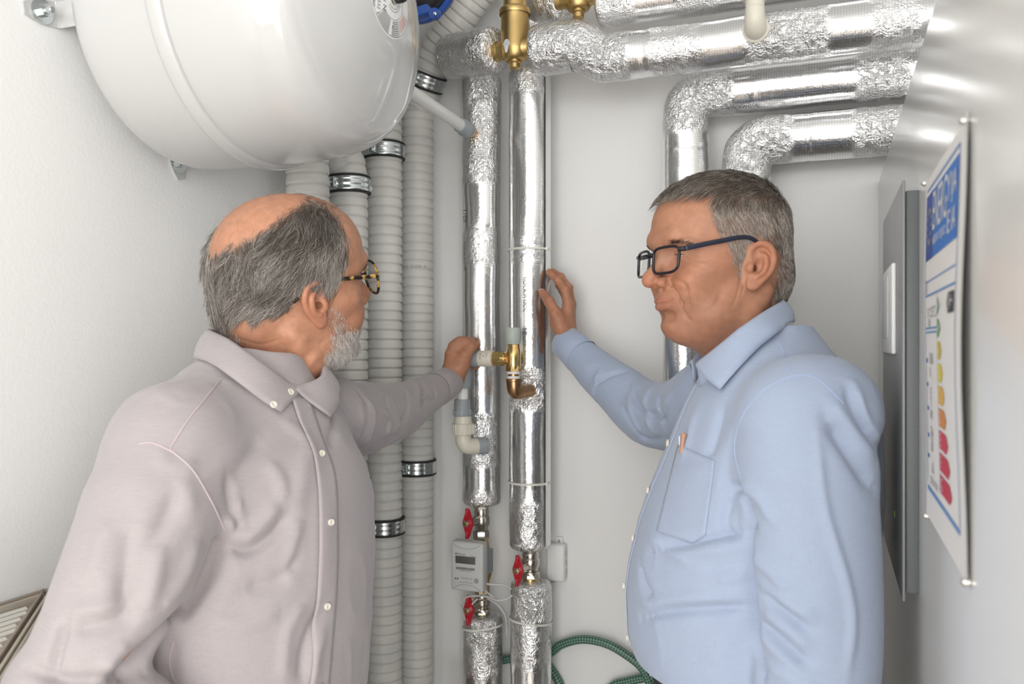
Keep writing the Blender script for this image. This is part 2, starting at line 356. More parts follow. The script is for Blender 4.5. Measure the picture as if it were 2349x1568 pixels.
for (s, u, v, z) in (('II', 0.10, 0.325, 0.02), ('55 °C', 0.19, 0.40, 0.012), ('35 °C', 0.33, 0.40, 0.014), ('kW', 0.19, 0.43, 0.012), ('10', 0.2, 0.53, 0.016), ('dB', 0.27, 0.53, 0.014), ('8', 0.2, 0.57, 0.014), ('9', 0.2, 0.63, 0.016), ('11', 0.2, 0.655, 0.014), ('kW', 0.2, 0.69, 0.014), ('54', 0.2, 0.745, 0.018), ('dB', 0.2, 0.78, 0.014), ('62', 0.22, 0.84, 0.014), ('2015', 0.19, 0.88, 0.011), ('811/2013', 0.31, 0.88, 0.009)):
    g = Geo(); ltext(g, s, u, v, z); g.obj('small_print', M['greyink'], lab, angle=None)
for v in (0.53, 0.6, 0.67, 0.75, 0.81): lpatch('bullet_square', [(0.07, 0.10, v, v + 0.012)], blueL, 0.0006, 2)
for u in (-0.02, 0.985):
    sl = Geo(); V, Fc = sheet('', u, u + 0.035, -0.012, 1.012, None, -0.0002, 2, 24); sl.add(V, Fc); sl.obj('sleeve_edge', flat('sleeve_clear', (0.74, 0.72, 0.69)), lab, angle=None)
for (k, wh) in zip(cn, ('upper far', 'upper near', 'lower far', 'lower near')):
    p = cn[k]; mg = Geo().lathe((XC - 0.0005, p[1], p[2]), (-1, 0, 0), [(0, 0.0026), (0.003, 0.0030), (0.0048, 0.0027), (0.0060, 0.0018), (0.0066, 0.0004)], 16)
    tag(mg.obj('magnet', M['steelball']), 'small round steel magnet at the %s corner of the energy label' % wh, 'magnet', 'magnets holding the energy label')

# ============================================================ expansion tank on the left wall
TY, TZ = 0.988, 1.965
tank = thing('expansion_tank', 'large round white enamelled expansion tank hung on the left wall', 'tank', (XL, TY, TZ))
prof = [(-0.95, 0.02), (-0.949, 0.06), (-0.945, 0.11), (-0.937, 0.15), (-0.925, 0.178), (-0.911, 0.1955), (-0.893, 0.203), (-0.86, 0.2055), (-0.79, 0.2065)]
prof2 = [(-0.745, 0.2065), (-0.70, 0.205), (-0.66, 0.2015), (-0.635, 0.196), (-0.617, 0.188), (-0.606, 0.1795), (-0.6, 0.1735), (-0.5955, 0.1665), (-0.589, 0.155), (-0.574, 0.12), (-0.561, 0.08), (-0.553, 0.045), (-0.549, 0.012)]
def dense(pr, n=5):
    P = catmull(np.array(pr), n); return [tuple(q) for q in P]
AX = (1, 0, 0)
Geo().lathe((0, TY, TZ), AX, dense(prof + [(-0.77, 0.2065)]), 128).obj('rear_shell', M['enamel'], tank, angle=None)
Geo().lathe((0, TY, TZ), AX, dense([(-0.762, 0.2062)] + prof2), 128).obj('front_shell', M['enamel'], tank, angle=None)
bead = [(-0.781, 0.2055), (-0.779, 0.2105), (-0.773, 0.2135), (-0.764, 0.2135), (-0.757, 0.2110), (-0.755, 0.2065)]
Geo().lathe((0, TY, TZ), AX, dense(bead, 4), 128).obj('belt_seam', M['enamel'], tank, angle=None)
def dome_x(r): return float(np.interp(r, [0.012, 0.045, 0.08, 0.12, 0.155, 0.1735], [-0.549, -0.553, -0.561, -0.574, -0.589, -0.6]))
def TP(u, v, lift=0.0004):
    u, v = u * 0.62, v * 0.62                                               # label coordinates on the dome: u along -z, v along +y
    r = math.hypot(u, v); return np.array([dome_x(r) + lift, TY + v, TZ - u])
def tdisc(r0, r1, a0, a1, n, lift):
    V = []; Fc = []
    for i in range(n + 1):
        a = mix(a0, a1, i / n); 
        for q in range(4): r = mix(r0, r1, q / 3); V.append(TP(r * math.cos(a), r * math.sin(a), lift))
    for i in range(n):
        for q in range(3): k = i * 4 + q; Fc.append([k, k + 1, k + 5, k + 4])
    return V, Fc
g = Geo(); g.add(*tdisc(0.012, 0.085, 0, 2 * PI, 48, 0.0005)); rl = g.obj('rating_plate', flat('plate_white', (0.80, 0.80, 0.79)), tank, angle=None, label='round printed plate around the gas valve')
def ttext(g, s, u, v, size, ang=0.0, lift=0.0010, sx=1.0):
    V, Fc = text2d(s, size); ca, sa = math.cos(ang), math.sin(ang); g.add([TP(u + x * sx * ca + y * sa, v - x * sx * sa * -1 + y * ca if False else v + y * ca - x * sx * sa, lift) for x, y in V], Fc)
g = Geo(); ttext(g, "'reflex N'", 0.012, -0.034, 0.017); ttext(g, '11805 2100532 1', 0.008, -0.055, 0.0135); ttext(g, 'EN 13831:2007', 0.008, -0.071, 0.0115)
for r0 in (0.024, 0.030, 0.046): g.add(*tdisc(r0, r0 + 0.0008, -0.7, 1.9, 24, 0.0009))
for k in range(9):
    for (a0, a1) in ((-0.75, -0.12), (0.05, 0.5)): g.add(*tdisc(0.05 + 0.0038 * k, 0.0515 + 0.0038 * k, a0, a1, 10, 0.0009))
g.add(*tdisc(0.081, 0.082, -1.2, 2.4, 40, 0.0009))
for aa in (-0.8, 0.55, 1.25): V, Fc = tdisc(0.045, 0.083, aa, aa + 0.012, 1, 0.0009); g.add(V, Fc)
ttext(g, 'G', 0.062, 0.005, 0.010); g.obj('plate_print', M['greyink'], rl, angle=None)
g = Geo()
for k in range(6): g.add(*tdisc(0.052 + 0.0042 * k, 0.0535 + 0.0042 * k, 0.6, 1.2, 8, 0.001))
g.obj('plate_red_print', flat('pale_red_ink', (0.62, 0.22, 0.18)), rl, angle=None)
g = Geo(); g.add(*tdisc(0.04, 0.054, 2.05, 2.35, 6, 0.001)); g.obj('plate_green_mark', flat('mark_green', (0.15, 0.42, 0.08)), rl, angle=None)
g = Geo().lathe(TP(0, 0, -0.002), AX, [(0, 0.0100), (0.003, 0.0100), (0.004, 0.0082), (0.007, 0.0082)], 24).obj('valve_collar', M['nickel'], tank)
cp = Geo().lathe(TP(0, 0, 0.004), AX, dense([(0, 0.0080), (0.011, 0.0082), (0.0145, 0.0066), (0.016, 0.0036), (0.0165, 0.0006)], 3), 24)
for k in range(12):
    a = k * PI / 6; cp.box(TP(0, 0, 0.009) + np.array([0, 0.0080 * math.cos(a), 0.0080 * math.sin(a)]), (0.010, 0.0014, 0.0014), bev=0.0004)
cp.obj('valve_cap', M['blackpl'], tank, label='black ribbed gas valve cap')
for (px, py, rr) in ((92, 27, -PI / 2), (405, 374, PI)):
    p = onX(px, py, XL); ang = math.atan2(p[2] - TZ, p[1] - TY); rd = np.array([0, math.cos(ang), math.sin(ang)]); tg = np.array([0, -math.sin(ang), math.cos(ang)])
    g = Geo(); pts = []
    strip = [p + rd * 0.026 + [0.0015, 0, 0], p - rd * 0.018 + [0.0015, 0, 0], p - rd * 0.024 + [0.004, 0, 0], p - rd * 0.026 + [0.010, 0, 0], p - rd * 0.026 + [0.06, 0, 0], p - rd * 0.034 + [0.10, 0, 0]]
    strip = catmull(strip, 4); hw = 0.017
    V = []; Fc = []
    for q, c in enumerate(strip):
        t = unit(np.gradient(strip, axis=0)[q]); nn = unit(np.cross(t, tg))
        wq = hw * (1.0 if q > 3 else [0.45, 0.75, 0.92, 1.0][q]); V += [c - tg * wq - nn * 0.0015, c + tg * wq - nn * 0.0015, c + tg * wq + nn * 0.0015, c - tg * wq + nn * 0.0015]
    for q in range(len(strip) - 1):
        for j in range(4): k = (j + 1) % 4; Fc.append([q * 4 + j, q * 4 + k, q * 4 + 4 + k, q * 4 + 4 + j])
    Fc += [[3, 2, 1, 0], [len(V) - 4 + j for j in range(4)]]
    g.add(V, Fc); br = g.obj('wall_bracket', M['enamel'], tank)
    Geo().lathe(p + [0.0032, 0, 0], AX, [(0, 0.0165), (0.002, 0.0165)], 32).obj('washer', M['zinc'], br)
    bb = Geo().lathe(p + [0.005, 0, 0], AX, [(0, 0.0075), (0.0065, 0.0075)], 6); bb.lathe(p + [0.0115, 0, 0], AX, [(0, 0.0045), (0.010, 0.0045), (0.0112, 0.0035)], 16); bb.obj('bolt', M['zinc'], br)
# ============================================================ corrugated air ducts and their clamps
def ribbed(path, R, pitch=0.0203, depth=0.0055, seg=40, ns=10):
    P, s = resample(catmull(path, 30), pitch / ns); ph = (np.arange(len(s)) % ns) / ns
    q = np.abs(2 * ph - 1); r = R - depth * q ** 9 - 0.0020 * ph
    return tube_geo(P, r, seg)
ducts = {}
DX = -0.902
defs = [('nearest', [(DX, 1.302, 0.002), (DX, 1.302, 1.2), (DX, 1.302, 1.72), (DX - 0.003, 1.295, 2.0), (DX, 1.27, ZC - 0.002)], 'corrugated grey air duct closest to the tank, half hidden by the bald man'),
        ('second', [(DX, 1.437, 0.002), (DX, 1.437, 1.2), (DX, 1.437, 1.80), (DX - 0.012, 1.428, 1.86), (DX + 0.002, 1.408, 1.98), (DX + 0.012, 1.395, 2.2), (DX + 0.012, 1.395, ZC - 0.002)], 'corrugated grey air duct bending behind the tank above its clamp'),
        ('third', [(DX, 1.581, 0.002), (DX, 1.581, 1.2), (DX, 1.581, 1.9), (DX, 1.575, 2.05), (DX + 0.01, 1.56, 2.25), (DX + 0.01, 1.56, ZC - 0.002)], 'straight corrugated grey air duct between the bending one and the corner one'),
        ('corner', [(DX + 0.006, 1.722, 0.002), (DX + 0.006, 1.722, 1.2), (DX + 0.006, 1.722, 1.95), (DX + 0.02, 1.715, 2.06), (DX + 0.075, 1.695, 2.16), (DX + 0.16, 1.68, 2.25), (DX + 0.25, 1.67, 2.36), (DX + 0.30, 1.67, ZC - 0.002)], 'corrugated grey air duct in the room corner curving right at its top')]
for (nm, path, lb) in defs:
    V, Fc, fr = ribbed(path, 0.0405 if nm != 'corner' else 0.041)
    o = mesh_obj('air_duct', V, Fc, M['duct']); tag(o, lb, 'duct', 'corrugated air ducts along the left wall'); ducts[nm] = fr
# printing on the corner duct
g = Geo(); pd = onY(953, 610, 1.68); text_cyl(g, '0216 - 21:53:25 - B', (DX + 0.006, 1.722, pd[2]), (0, 0, 1), (0.35, -1, 0), 0.0413, 0.0075, 0.0, along=False)
g.obj('date_print', M['ductprint'], bpy.data.objects['air_duct.003'], angle=None)
def make_clamp():
    t = thing('duct_clamp', '', 'pipe clamp', (0, 0, 0), 'zinc clamps on the air ducts')
    prof = []
    for (h, r) in [(-0.0135, 0.0432), (-0.0135, 0.0452), (-0.0105, 0.0462), (-0.0075, 0.0452), (-0.004, 0.0450), (-0.001, 0.0462), (0.001, 0.0462), (0.004, 0.0450), (0.0075, 0.0452), (0.0105, 0.0462), (0.0135, 0.0452), (0.0135, 0.0432)]: prof.append((h, r))
    Geo().lathe((0, 0, 0), (0, 0, 1), prof + [prof[0]], 64, cap=False).obj('steel_band', M['zinc'], t, angle=50)
    lp = [(-0.0175, 0.0395), (-0.0185, 0.0430), (-0.0170, 0.0462), (-0.0140, 0.0465), (-0.0135, 0.0430), (0.0135, 0.0430), (0.0140, 0.0465), (0.0170, 0.0462), (0.0185, 0.0430), (0.0175, 0.0395)]
    Geo().lathe((0, 0, 0), (0, 0, 1), lp + [lp[0]], 64, cap=False).obj('rubber_liner', M['rubber'], t, angle=50)
    for sg in (-1, 1):
        a = math.radians(-90 if sg < 0 else 75); d = np.array([math.cos(a), math.sin(a), 0]); n = np.array([-d[1], d[0], 0])
        e = Geo(); rm = np.stack([d, n, [0, 0, 1]], 1)
        e.box(d * 0.052 + n * 0.004, (0.013, 0.003, 0.02), rm, 0.0008); e.box(d * 0.052 - n * 0.004, (0.013, 0.003, 0.02), rm, 0.0008); er = e.obj('clamp_ear', M['zinc'], t)
        b = Geo().lathe(d * 0.053 - n * 0.012, n, [(0, 0.0045), (0.004, 0.0045), (0.0041, 0.0025), (0.02, 0.0025)], 12); b.obj('clamp_screw', M['zinc'], er)
    st = Geo().lathe((-0.044, 0, 0), (-1, 0, 0), [(0, 0.007), (0.008, 0.007), (0.0085, 0.004), (0.0235, 0.004)], 12); st.obj('wall_stud', M['zinc'], t)
    return t
def copy_tree(o, parent=None, label=None):
    c = o.copy(); COL.objects.link(c); c.parent = parent
    if label: c['label'] = label
    for ch in list(o.children): copy_tree(ch, c)
    return c
cl0 = make_clamp(); first = True
for (dn, px, py, lb) in (('second', 799, 415, 'zinc pipe clamp just right of the bald crown on the bending duct'), ('third', 905, 333, 'zinc pipe clamp under the tank rim on the straight duct'), ('corner', 999, 170, 'zinc pipe clamp beside the tank on the corner duct'),
                         ('corner', 957, 1078, 'zinc pipe clamp below the pink sleeve on the corner duct'), ('second', 806, 1127, 'zinc pipe clamp touching the pink shirt front'), ('third', 881, 1217, 'lowest zinc pipe clamp, on the straight duct below the pink sleeve')):
    P = ducts[dn][0]; yy = {'second': 1.437, 'third': 1.581, 'corner': 1.722}[dn]; z = onY(px, py, yy - 0.045)[2]; i = int(np.argmin(abs(P[:, 2] - z)))
    o = cl0 if first else copy_tree(cl0); first = False; o.location = P[i]; o['label'] = lb
    o.rotation_euler = Vector((0, 0, 1)).rotation_difference(Vector(ducts[dn][1][i])).to_euler()

# ============================================================ foil-wrapped pipes
def fillet(pts, rad):
    pts = [np.asarray(p, float) for p in pts]; out = [pts[0]]
    for i in range(1, len(pts) - 1):
        a, b, c = pts[i - 1:i + 2]; u, v = unit(a - b), unit(c - b); r = rad[i - 1] if isinstance(rad, (list, tuple)) else rad
        h = math.acos(np.clip(u @ v, -1, 1)) / 2; L = r / math.tan(h); p0, p1 = b + u * L, b + v * L
        for t in np.linspace(0, 1, 12): out.append((1 - t) ** 2 * p0 + 2 * t * (1 - t) * b + t * t * p1)
    return out + [pts[-1]]
FOIL = {}
def foil_pipe(label, pts, R, rad=0.055, zones=(), loc=None, base=0.07, seed=0, endcap=(True, True), rmod=None, group='foil-wrapped pipes', seams=(), seg=72, crush=0.0016):
    P, s = resample(np.array(fillet(pts, rad)), 0.0045)
    T, N, B = frames(P); L = s[-1]; th = np.linspace(0, 2 * PI, seg + 1)
    cr = np.full(len(s), base)
    for (c, wd, am) in zones: cr = np.maximum(cr, am * np.exp(-np.clip(np.abs(s - c) - wd, 0, 9) ** 2 / 0.012 ** 2))
    rr = np.full(len(s), R) if rmod is None else R * np.interp(s, [q[0] for q in rmod], [q[1] for q in rmod])
    if endcap[0]: e = np.clip(s / 0.014, 0, 1); rr = rr * (0.72 + 0.28 * np.sqrt(1 - (1 - e) ** 2)); cr = np.maximum(cr, np.exp(-(s / 0.03) ** 2))
    if endcap[1]: e = np.clip((L - s) / 0.014, 0, 1); rr = rr * (0.72 + 0.28 * np.sqrt(1 - (1 - e) ** 2)); cr = np.maximum(cr, np.exp(-((L - s) / 0.03) ** 2))
    ring = np.cos(th)[None, :, None] * N[:, None] + np.sin(th)[None, :, None] * B[:, None]
    P0 = P[:, None] + ring * rr[:, None, None]
    n1 = vnoise(P0, 42, seed); n2 = 1 - np.abs(vnoise(P0, 95, seed + 3)) * 2; n3 = vnoise(P0, 17, seed + 5); n4 = 1 - np.abs(vnoise(P0, 190, seed + 9)) * 2
    dr = cr[:, None] * (n1 * 0.9 + n2 * 0.5 + n4 * 0.3) * crush * 0.75 + n3 * 0.0012
    for c in seams: dr = dr - 0.0011 * np.exp(-((s - c) / 0.0035) ** 2)[:, None]
    dr[:, -1] = dr[:, 0]
    V = (P[:, None] + ring * (rr[:, None] + dr)[..., None]).reshape(-1, 3); n, m_ = len(P), seg + 1
    i = np.arange(n - 1)[:, None] * m_; j = np.arange(seg)[None]
    Fq = np.stack([i + j, i + j + 1, i + m_ + j + 1, i + m_ + j], -1).reshape(-1, 4).tolist()
    caps = [P[0] - T[0] * 0.002, P[-1] + T[-1] * 0.002]
    V = np.concatenate([V, caps]); k0 = n * m_
    Fq += [[k0, q + 1, q] for q in range(seg)] + [[k0 + 1, (n - 1) * m_ + q, (n - 1) * m_ + q + 1] for q in range(seg)]
    uv = np.stack([np.repeat(s, m_), np.tile(th * R, n)], 1); uv = np.concatenate([uv, [[0, 0], [L, 0]]])
    t = thing('insulated_pipe', label, 'pipe', loc if loc is not None else np.asarray(pts[0]), group)
    o = mesh_obj('foil_jacket', V, Fq, M['foil'], t, uv=uv)
    a = o.data.attributes.new('crinkle', 'FLOAT', 'POINT'); a.data.foreach_set('value', np.r_[np.repeat(cr, m_), [1, 1]].astype(np.float32))
    return t
def tie(t, c, axis, R, tail, lab=None):
    """nylon cable tie: strap round the pipe plus its locking head and cut tail"""
    g = Geo().lathe(np.asarray(c) - unit(axis) * 0.0022, axis, [(0, R), (0, R + 0.0012), (0.0044, R + 0.0012), (0.0044, R)], 48, cap=False)
    tl = unit(tail); g.box(np.asarray(c) + tl * (R + 0.003), (0.006, 0.006, 0.006), bev=0.001); g.obj('cable_tie', M['tie'], t, label='white nylon cable tie')
YP = 1.695
def vz(px, py, Y=YP): return onY(px, py, Y)[2]
xA = onY(1105, 784, YP)[0]; xB = onY(1215, 784, YP)[0]
RA, RB = 0.0425, 0.0445
# riser A: upper part with wrapped elbow at its top
zA1 = vz(1105, 1164, YP - 0.03); zAe = onY(1080, 132, 1.625)[2]
ptsA = [(xA, YP, zA1), (xA, YP, vz(1105, 175))]
LA = ptsA[1][2] - ptsA[0][2]
tA = foil_pipe('left foil-wrapped riser, behind the bald man\'s outstretched hand', ptsA, RA, zones=[(LA * 0.86, 0.10, 0.75), (LA * 0.60, 0.03, 0.45), (LA * 0.155, 0.05, 0.6), (LA * 0.975, 0.04, 1.0)], seed=1, seams=(LA * 0.64, LA * 0.2))
e0 = onY(1003, 120, 1.60); e1 = onY(1141, 117, 1.60)
foil_pipe('short fat foil-wrapped elbow left of the brass air separator', [e0 + [0.004, 0.045, 0.002], e1 + [0, 0, 0.004]], 0.047, base=0.5, zones=[(0.0, 0.05, 0.9), (0.13, 0.03, 1.0)], seed=2, group=None, crush=0.0026)
g = Geo(); text_cyl(g, 'ROCKWOOL', (xA, YP, vz(1070, 590)), (0, 0, 1), (-0.72, -1, 0), RA + 0.0016, 0.011, 0.0); g.obj('pipe_print', M['greyink'], tA, angle=None); g = Geo(); text_cyl(g, '35/1', (xA, YP, vz(1070, 500)), (0, 0, 1), (-0.78, -1, 0), RA + 0.0016, 0.018, 0.0)
g.obj('pipe_print', M['greyink'], tA, angle=None)
# riser B: upper and lower lengths
zB1 = vz(1215, 1266, YP - 0.03); zB2 = vz(1215, 160)
LB = zB2 - zB1
tB = foil_pipe('right foil-wrapped riser, the one the man in blue touches', [(xB, YP, zB1), (xB, YP, zB2)], RB, zones=[(LB * 0.05, 0.05, 0.55), (LB * 0.335, 0.035, 0.9), (LB * 0.62, 0.02, 0.3), (LB * 0.97, 0.02, 0.7)], seed=3, seams=(LB * 0.63, LB * 0.13))
st = []
for k in range(2): pass
sm = Geo(); ths = np.linspace(-0.20, 0.42, 9); V = []; Fc = []; zz = np.linspace(zB1 + 0.012, zB2 - 0.01, 60)
for z in zz:
    for a_ in ths: V.append((xB + (RB + 0.0016 + 0.0010 * sstep(-0.1, 0.42, a_) ** 2) * math.cos(a_), YP - (RB + 0.0016 + 0.0010 * sstep(-0.1, 0.42, a_) ** 2) * math.sin(a_), z))
for i in range(len(zz) - 1):
    for j in range(8): q = i * 9 + j; Fc.append([q, q + 9, q + 10, q + 1])
sm.add(V, Fc); smo = sm.obj('seam_tape', mat('foil_tape', (0.86, 0.86, 0.85), 0.34, metal=0.85, bump=(70, 0.35, 0.003)), tB, label='smooth overlapping seam tape')
g = Geo(); text_cyl(g, 'ROCKWOOL', (xB, YP, vz(1222, 677)), (0, 0, 1), (0.12, -1, 0), RB + 0.0018, 0.0125, 0.0, flip=-1)
g.obj('pipe_print', M['greyink'], tB, angle=None); g = Geo(); text_cyl(g, 'FE', (xB, YP, vz(1222, 760)), (0, 0, 1), (0.10, -1, 0), RB + 0.0018, 0.016, 0.0, flip=-1); g.obj('pipe_print', M['greyink'], tB, angle=None)
for py in (568, 1112): tie(tB, (xB, YP, vz(1215, py, YP - 0.045)), (0, 0, 1), RB + 0.0018, (0.85, -0.35, 0))
zB3 = vz(1219, 1340, YP - 0.03)
tB2 = foil_pipe('lower foil-wrapped length under the second red-handled valve', [(xB + 0.003, YP, zB3), (xB + 0.003, YP, 0.02)], RB, zones=[(0.03, 0.04, 1.0), (0.12, 0.05, 0.5)], seed=4)
tie(tB2, (xB + 0.003, YP, vz(1215, 1437, YP - 0.045)), (0.06, 0.1, 1), RB + 0.002, (0.5, -0.85, 0))
zA3 = vz(1108, 1418, YP - 0.03)
tA2 = foil_pipe('lower foil-wrapped length under the heat meter', [(xA + 0.003, YP, zA3), (xA + 0.003, YP, 0.02)], RA + 0.001, zones=[(0.02, 0.035, 1.0), (0.09, 0.03, 0.6)], seed=5)
tie(tA2, (xA + 0.003, YP, vz(1105, 1450, YP - 0.045)), (-0.14, 0.05, 1), RA + 0.003, (0.3, -0.9, 0))
# horizontal run 1 from the brass separator
Y1 = 1.60
q0, q1, q2 = onY(1222, 118, 1.59), onY(1335, 112, 1.59), onY(1398, 132, Y1)
q3 = onY(1745, 92, Y1); z1_ = 0.5 * (q2[2] + q3[2])
foil_pipe('upper horizontal foil-wrapped pipe running right from the brass air separator', [q0, (q1[0] - 0.01, q1[1], q0[2]), (q2[0] - 0.012, Y1, z1_), (q2[0] + 0.06, Y1, z1_), (0.95, Y1, z1_)], 0.0465, rad=[0.03, 0.03, 0.1],
          zones=[(0.05, 0.07, 0.9), (0.16, 0.04, 1.0), (0.50, 0.06, 1.0), (0.68, 0.03, 0.7), (0.30, 0.04, 0.5)], rmod=[(0, 1.08), (0.09, 1.08), (0.125, 0.98), (3, 0.98)], seed=6, seams=(0.7, 0.24), endcap=(True, True), crush=0.0022)
g = Geo(); text_cyl(g, 'ROCKWOOL', (onY(1462, 80, Y1)[0], Y1, z1_), (1, 0, 0), (0, -1, 0.75), 0.0475, 0.011, 0.0); g.obj('pipe_print', M['greyink'], bpy.data.objects['insulated_pipe.00%d' % 5] if 'insulated_pipe.005' in bpy.data.objects else None, angle=None)
# top run with its own brass separator
Y0 = 1.62
t0, t1 = onY(1372, 8, Y0), onY(1700, -30, Y0); z0_ = 0.5 * (t0[2] + t1[2])
foil_pipe('topmost foil-wrapped pipe, cut off by the upper edge', [(t0[0], Y0, z0_), (0.95, Y0, z0_)], 0.046, zones=[(0.02, 0.05, 0.7), (0.2, 0.03, 0.5)], seed=7)
g = Geo(); text_cyl(g, 'ROCKWOOL', (onY(1590, 18, Y0)[0], Y0, z0_), (1, 0, 0), (0, -1, -0.75), 0.0475, 0.011, 0.0); g.obj('pipe_print', M['greyink'], bpy.data.objects['insulated_pipe.006'], angle=None)
b0, b1 = onY(1218, 60, 1.66), onY(1292, -6, 1.64)
foil_pipe('crumpled foil-wrapped bend behind the big brass air separator', [onY(1232, 105, 1.70), onY(1236, 30, 1.70), onY(1262, 8, 1.66), onY(1303, 2, 1.64)], 0.043, rad=[0.02, 0.02], base=0.9, seed=8, group=None, crush=0.003)
# run 2 and run 3: horizontal, then turning down the back wall
x2 = onY(1573, 784, YP)[0]; z2_ = 0.5 * (vz(1640, 216) + vz(1990, 176))
foil_pipe('middle foil-wrapped pipe turning down left of the grey-haired man\'s head', [(x2, YP, 0.02), (x2, YP, z2_), (0.95, YP, z2_)], 0.0455, rad=0.040, zones=[(z2_ - 0.02, 0.07, 1.0), (z2_ + 0.33, 0.035, 0.9), (z2_ + 0.42, 0.03, 0.6)], seed=10, seams=(z2_ + 0.33, z2_ + 0.42, z2_ + 0.10, z2_ - 0.13))
g = Geo(); text_cyl(g, 'ROCKWOOL', (onY(1707, 258, YP)[0], YP, z2_), (1, 0, 0), (0, -0.62, -1), 0.0470, 0.010, 0.0); g.obj('pipe_print', M['greyink'], bpy.data.objects['insulated_pipe.008'], angle=None); g = Geo(); text_cyl(g, 'ROCKWOOL', (x2, YP, vz(1535, 900)), (0, 0, 1), (-0.6, -1, 0), 0.0470, 0.010, 0.0); g.obj('pipe_print', M['greyink'], bpy.data.objects['insulated_pipe.008'], angle=None)
x3 = onY(1713, 784, YP)[0]; z3_ = 0.5 * (vz(1800, 324) + vz(1990, 298))
foil_pipe('lower foil-wrapped pipe turning down behind the grey-haired man\'s head', [(x3, YP, 0.02), (x3, YP, z3_), (0.95, YP, z3_)], 0.0465, rad=0.040, zones=[(z3_ - 0.02, 0.06, 1.0), (z3_ + 0.20, 0.03, 0.9)], seed=11, seams=(z3_ + 0.20, z3_ + 0.08))
# ============================================================ brass air separators
def separator(c, label, z0, z1, s=1.0):
    """c: axis point at port height; z0 bottom plug, z1 top end"""
    c = np.asarray(c, float); t = thing('air_separator', label, 'valve', (c[0], c[1], z0), 'brass air separators')
    pr = [(z0 + 0.016, 0.006), (z0 + 0.017, 0.020), (z0 + 0.024, 0.026 * s), (z0 + 0.036, 0.029 * s), (z0 + 0.045, 0.0295 * s), (z0 + 0.108, 0.0285 * s), (z0 + 0.110, 0.0315 * s), (z0 + 0.117, 0.0325 * s), (z0 + 0.122, 0.0315 * s), (z0 + 0.124, 0.0285 * s)]
    Geo().lathe((c[0], c[1], 0), (0, 0, 1), dense(pr, 3), 48).obj('body', M['brass'], t, angle=45)
    if z1 > z0 + 0.13: Geo().lathe((c[0], c[1], 0), (0, 0, 1), [(z0 + 0.12, 0.024), (z1 - 0.004, 0.024), (z1, 0.02)], 40).obj('upper_tube', M['brass'], t)
    Geo().lathe((c[0], c[1], 0), (0, 0, 1), [(z0, 0.010), (z0 + 0.001, 0.0115), (z0 + 0.010, 0.0115), (z0 + 0.012, 0.014), (z0 + 0.019, 0.014)], 24).obj('drain_plug', M['brass'], t)
    for sg in (-1, 1):
        pr = [(0.018, 0.022), (0.028, 0.0195), (0.036, 0.0185), (0.038, 0.0205), (0.047, 0.0205)]
        Geo().lathe((c[0], c[1], c[2]), (sg, 0, 0), pr, 32).obj('side_port', M['brass'], t)
    return t
bc = onY(1181, 113, 1.60); sp = separator((bc[0], 1.60, bc[2]), 'big brass air separator in front of the two risers', onY(1181, 158, 1.6)[2], onY(1181, -60, 1.6)[2])
# small white drop-shaped sticker on it
dz = bc[2] + 0.002; g = Geo(); V = []; R_ = 0.0302
pts = [(0.0082 * math.sin(a) * (1 if math.cos(a) > -0.2 else 0.62), 0.010 * math.cos(a) - (0 if math.cos(a) > -0.2 else 0.008 * (-math.cos(a)))) for a in np.linspace(0, 2 * PI, 28, endpoint=False)]
a0 = -0.25
for (x, y) in pts: a = a0 + x / R_; V.append((bc[0] + R_ * math.sin(a), 1.60 - R_ * math.cos(a), dz + y))
g.add(V, [list(range(len(V)))]); stk = g.obj('sticker', flat('sticker_pale', (0.72, 0.74, 0.76)), sp, angle=None)
g = Geo()
for k, s_ in enumerate(('air & dirt', 'separator', '110 °C')): text_cyl(g, s_, (bc[0], 1.60, dz + 0.006 - 0.0042 * k), (0, 0, 1), (math.sin(a0), -math.cos(a0), 0), R_ + 0.0004, 0.0032, 0.0, along=False)
g.obj('sticker_print', M['greyink'], stk, angle=None)
c2 = onY(1327, 0, 1.62); separator((c2[0], 1.62, c2[2] + 0.006), 'smaller brass air separator at the upper edge above the crumpled bend', onY(1330, 42, 1.62)[2], c2[2] + 0.25, 0.95)

# ============================================================ black pump with a blue clamp ring behind the tank
pc = onY(950, -52, 1.42)
pm = thing('pump_housing', 'black vessel with a blue clamp ring peeking out behind the tank', 'pump', (pc[0], pc[1], pc[2]))
axp = -unit([0.22, -0.93, -0.30])
Geo().lathe(pc, axp, dense([(-0.035, 0.01), (-0.033, 0.05), (-0.024, 0.070), (0.0, 0.076), (0.05, 0.076)], 3), 48).obj('vessel', M['blackpl'], pm)
Geo().lathe(pc, axp, [(-0.012, 0.075), (-0.014, 0.082), (-0.010, 0.085), (0.010, 0.085), (0.014, 0.082), (0.012, 0.075)], 64).obj('clamp_ring', M['blue'], pm)
lgp = onY(972, 35, 1.37); g = Geo().box(lgp + [-0.012, 0, 0.004], (0.05, 0.02, 0.019), Matrix.Rotation(-0.18, 3, 'Y'), 0.003); lk = g.obj('clamp_lug', M['blue'], pm)
g = Geo().lathe(onY(998, 32, 1.36), (0, -1, 0), [(-0.006, 0.0095), (0.006, 0.0095)], 20); g.obj('clamp_lug', M['blue'], pm)
g = Geo().lathe(onY(998, 32, 1.353), (0, -1, 0), [(-0.001, 0.0035), (0.002, 0.0035), (0.003, 0.002)], 12); g.obj('clamp_bolt', M['zinc'], pm)
g = Geo().tube([pc + axp * 0.045, pc + axp * 0.12, np.array([pc[0], 1.60, pc[2] + 0.20]), np.array([pc[0], 1.60, ZC - 0.003])], 0.016, 16, sub=8); g.obj('pump_pipe', M['blackpl'], pm)

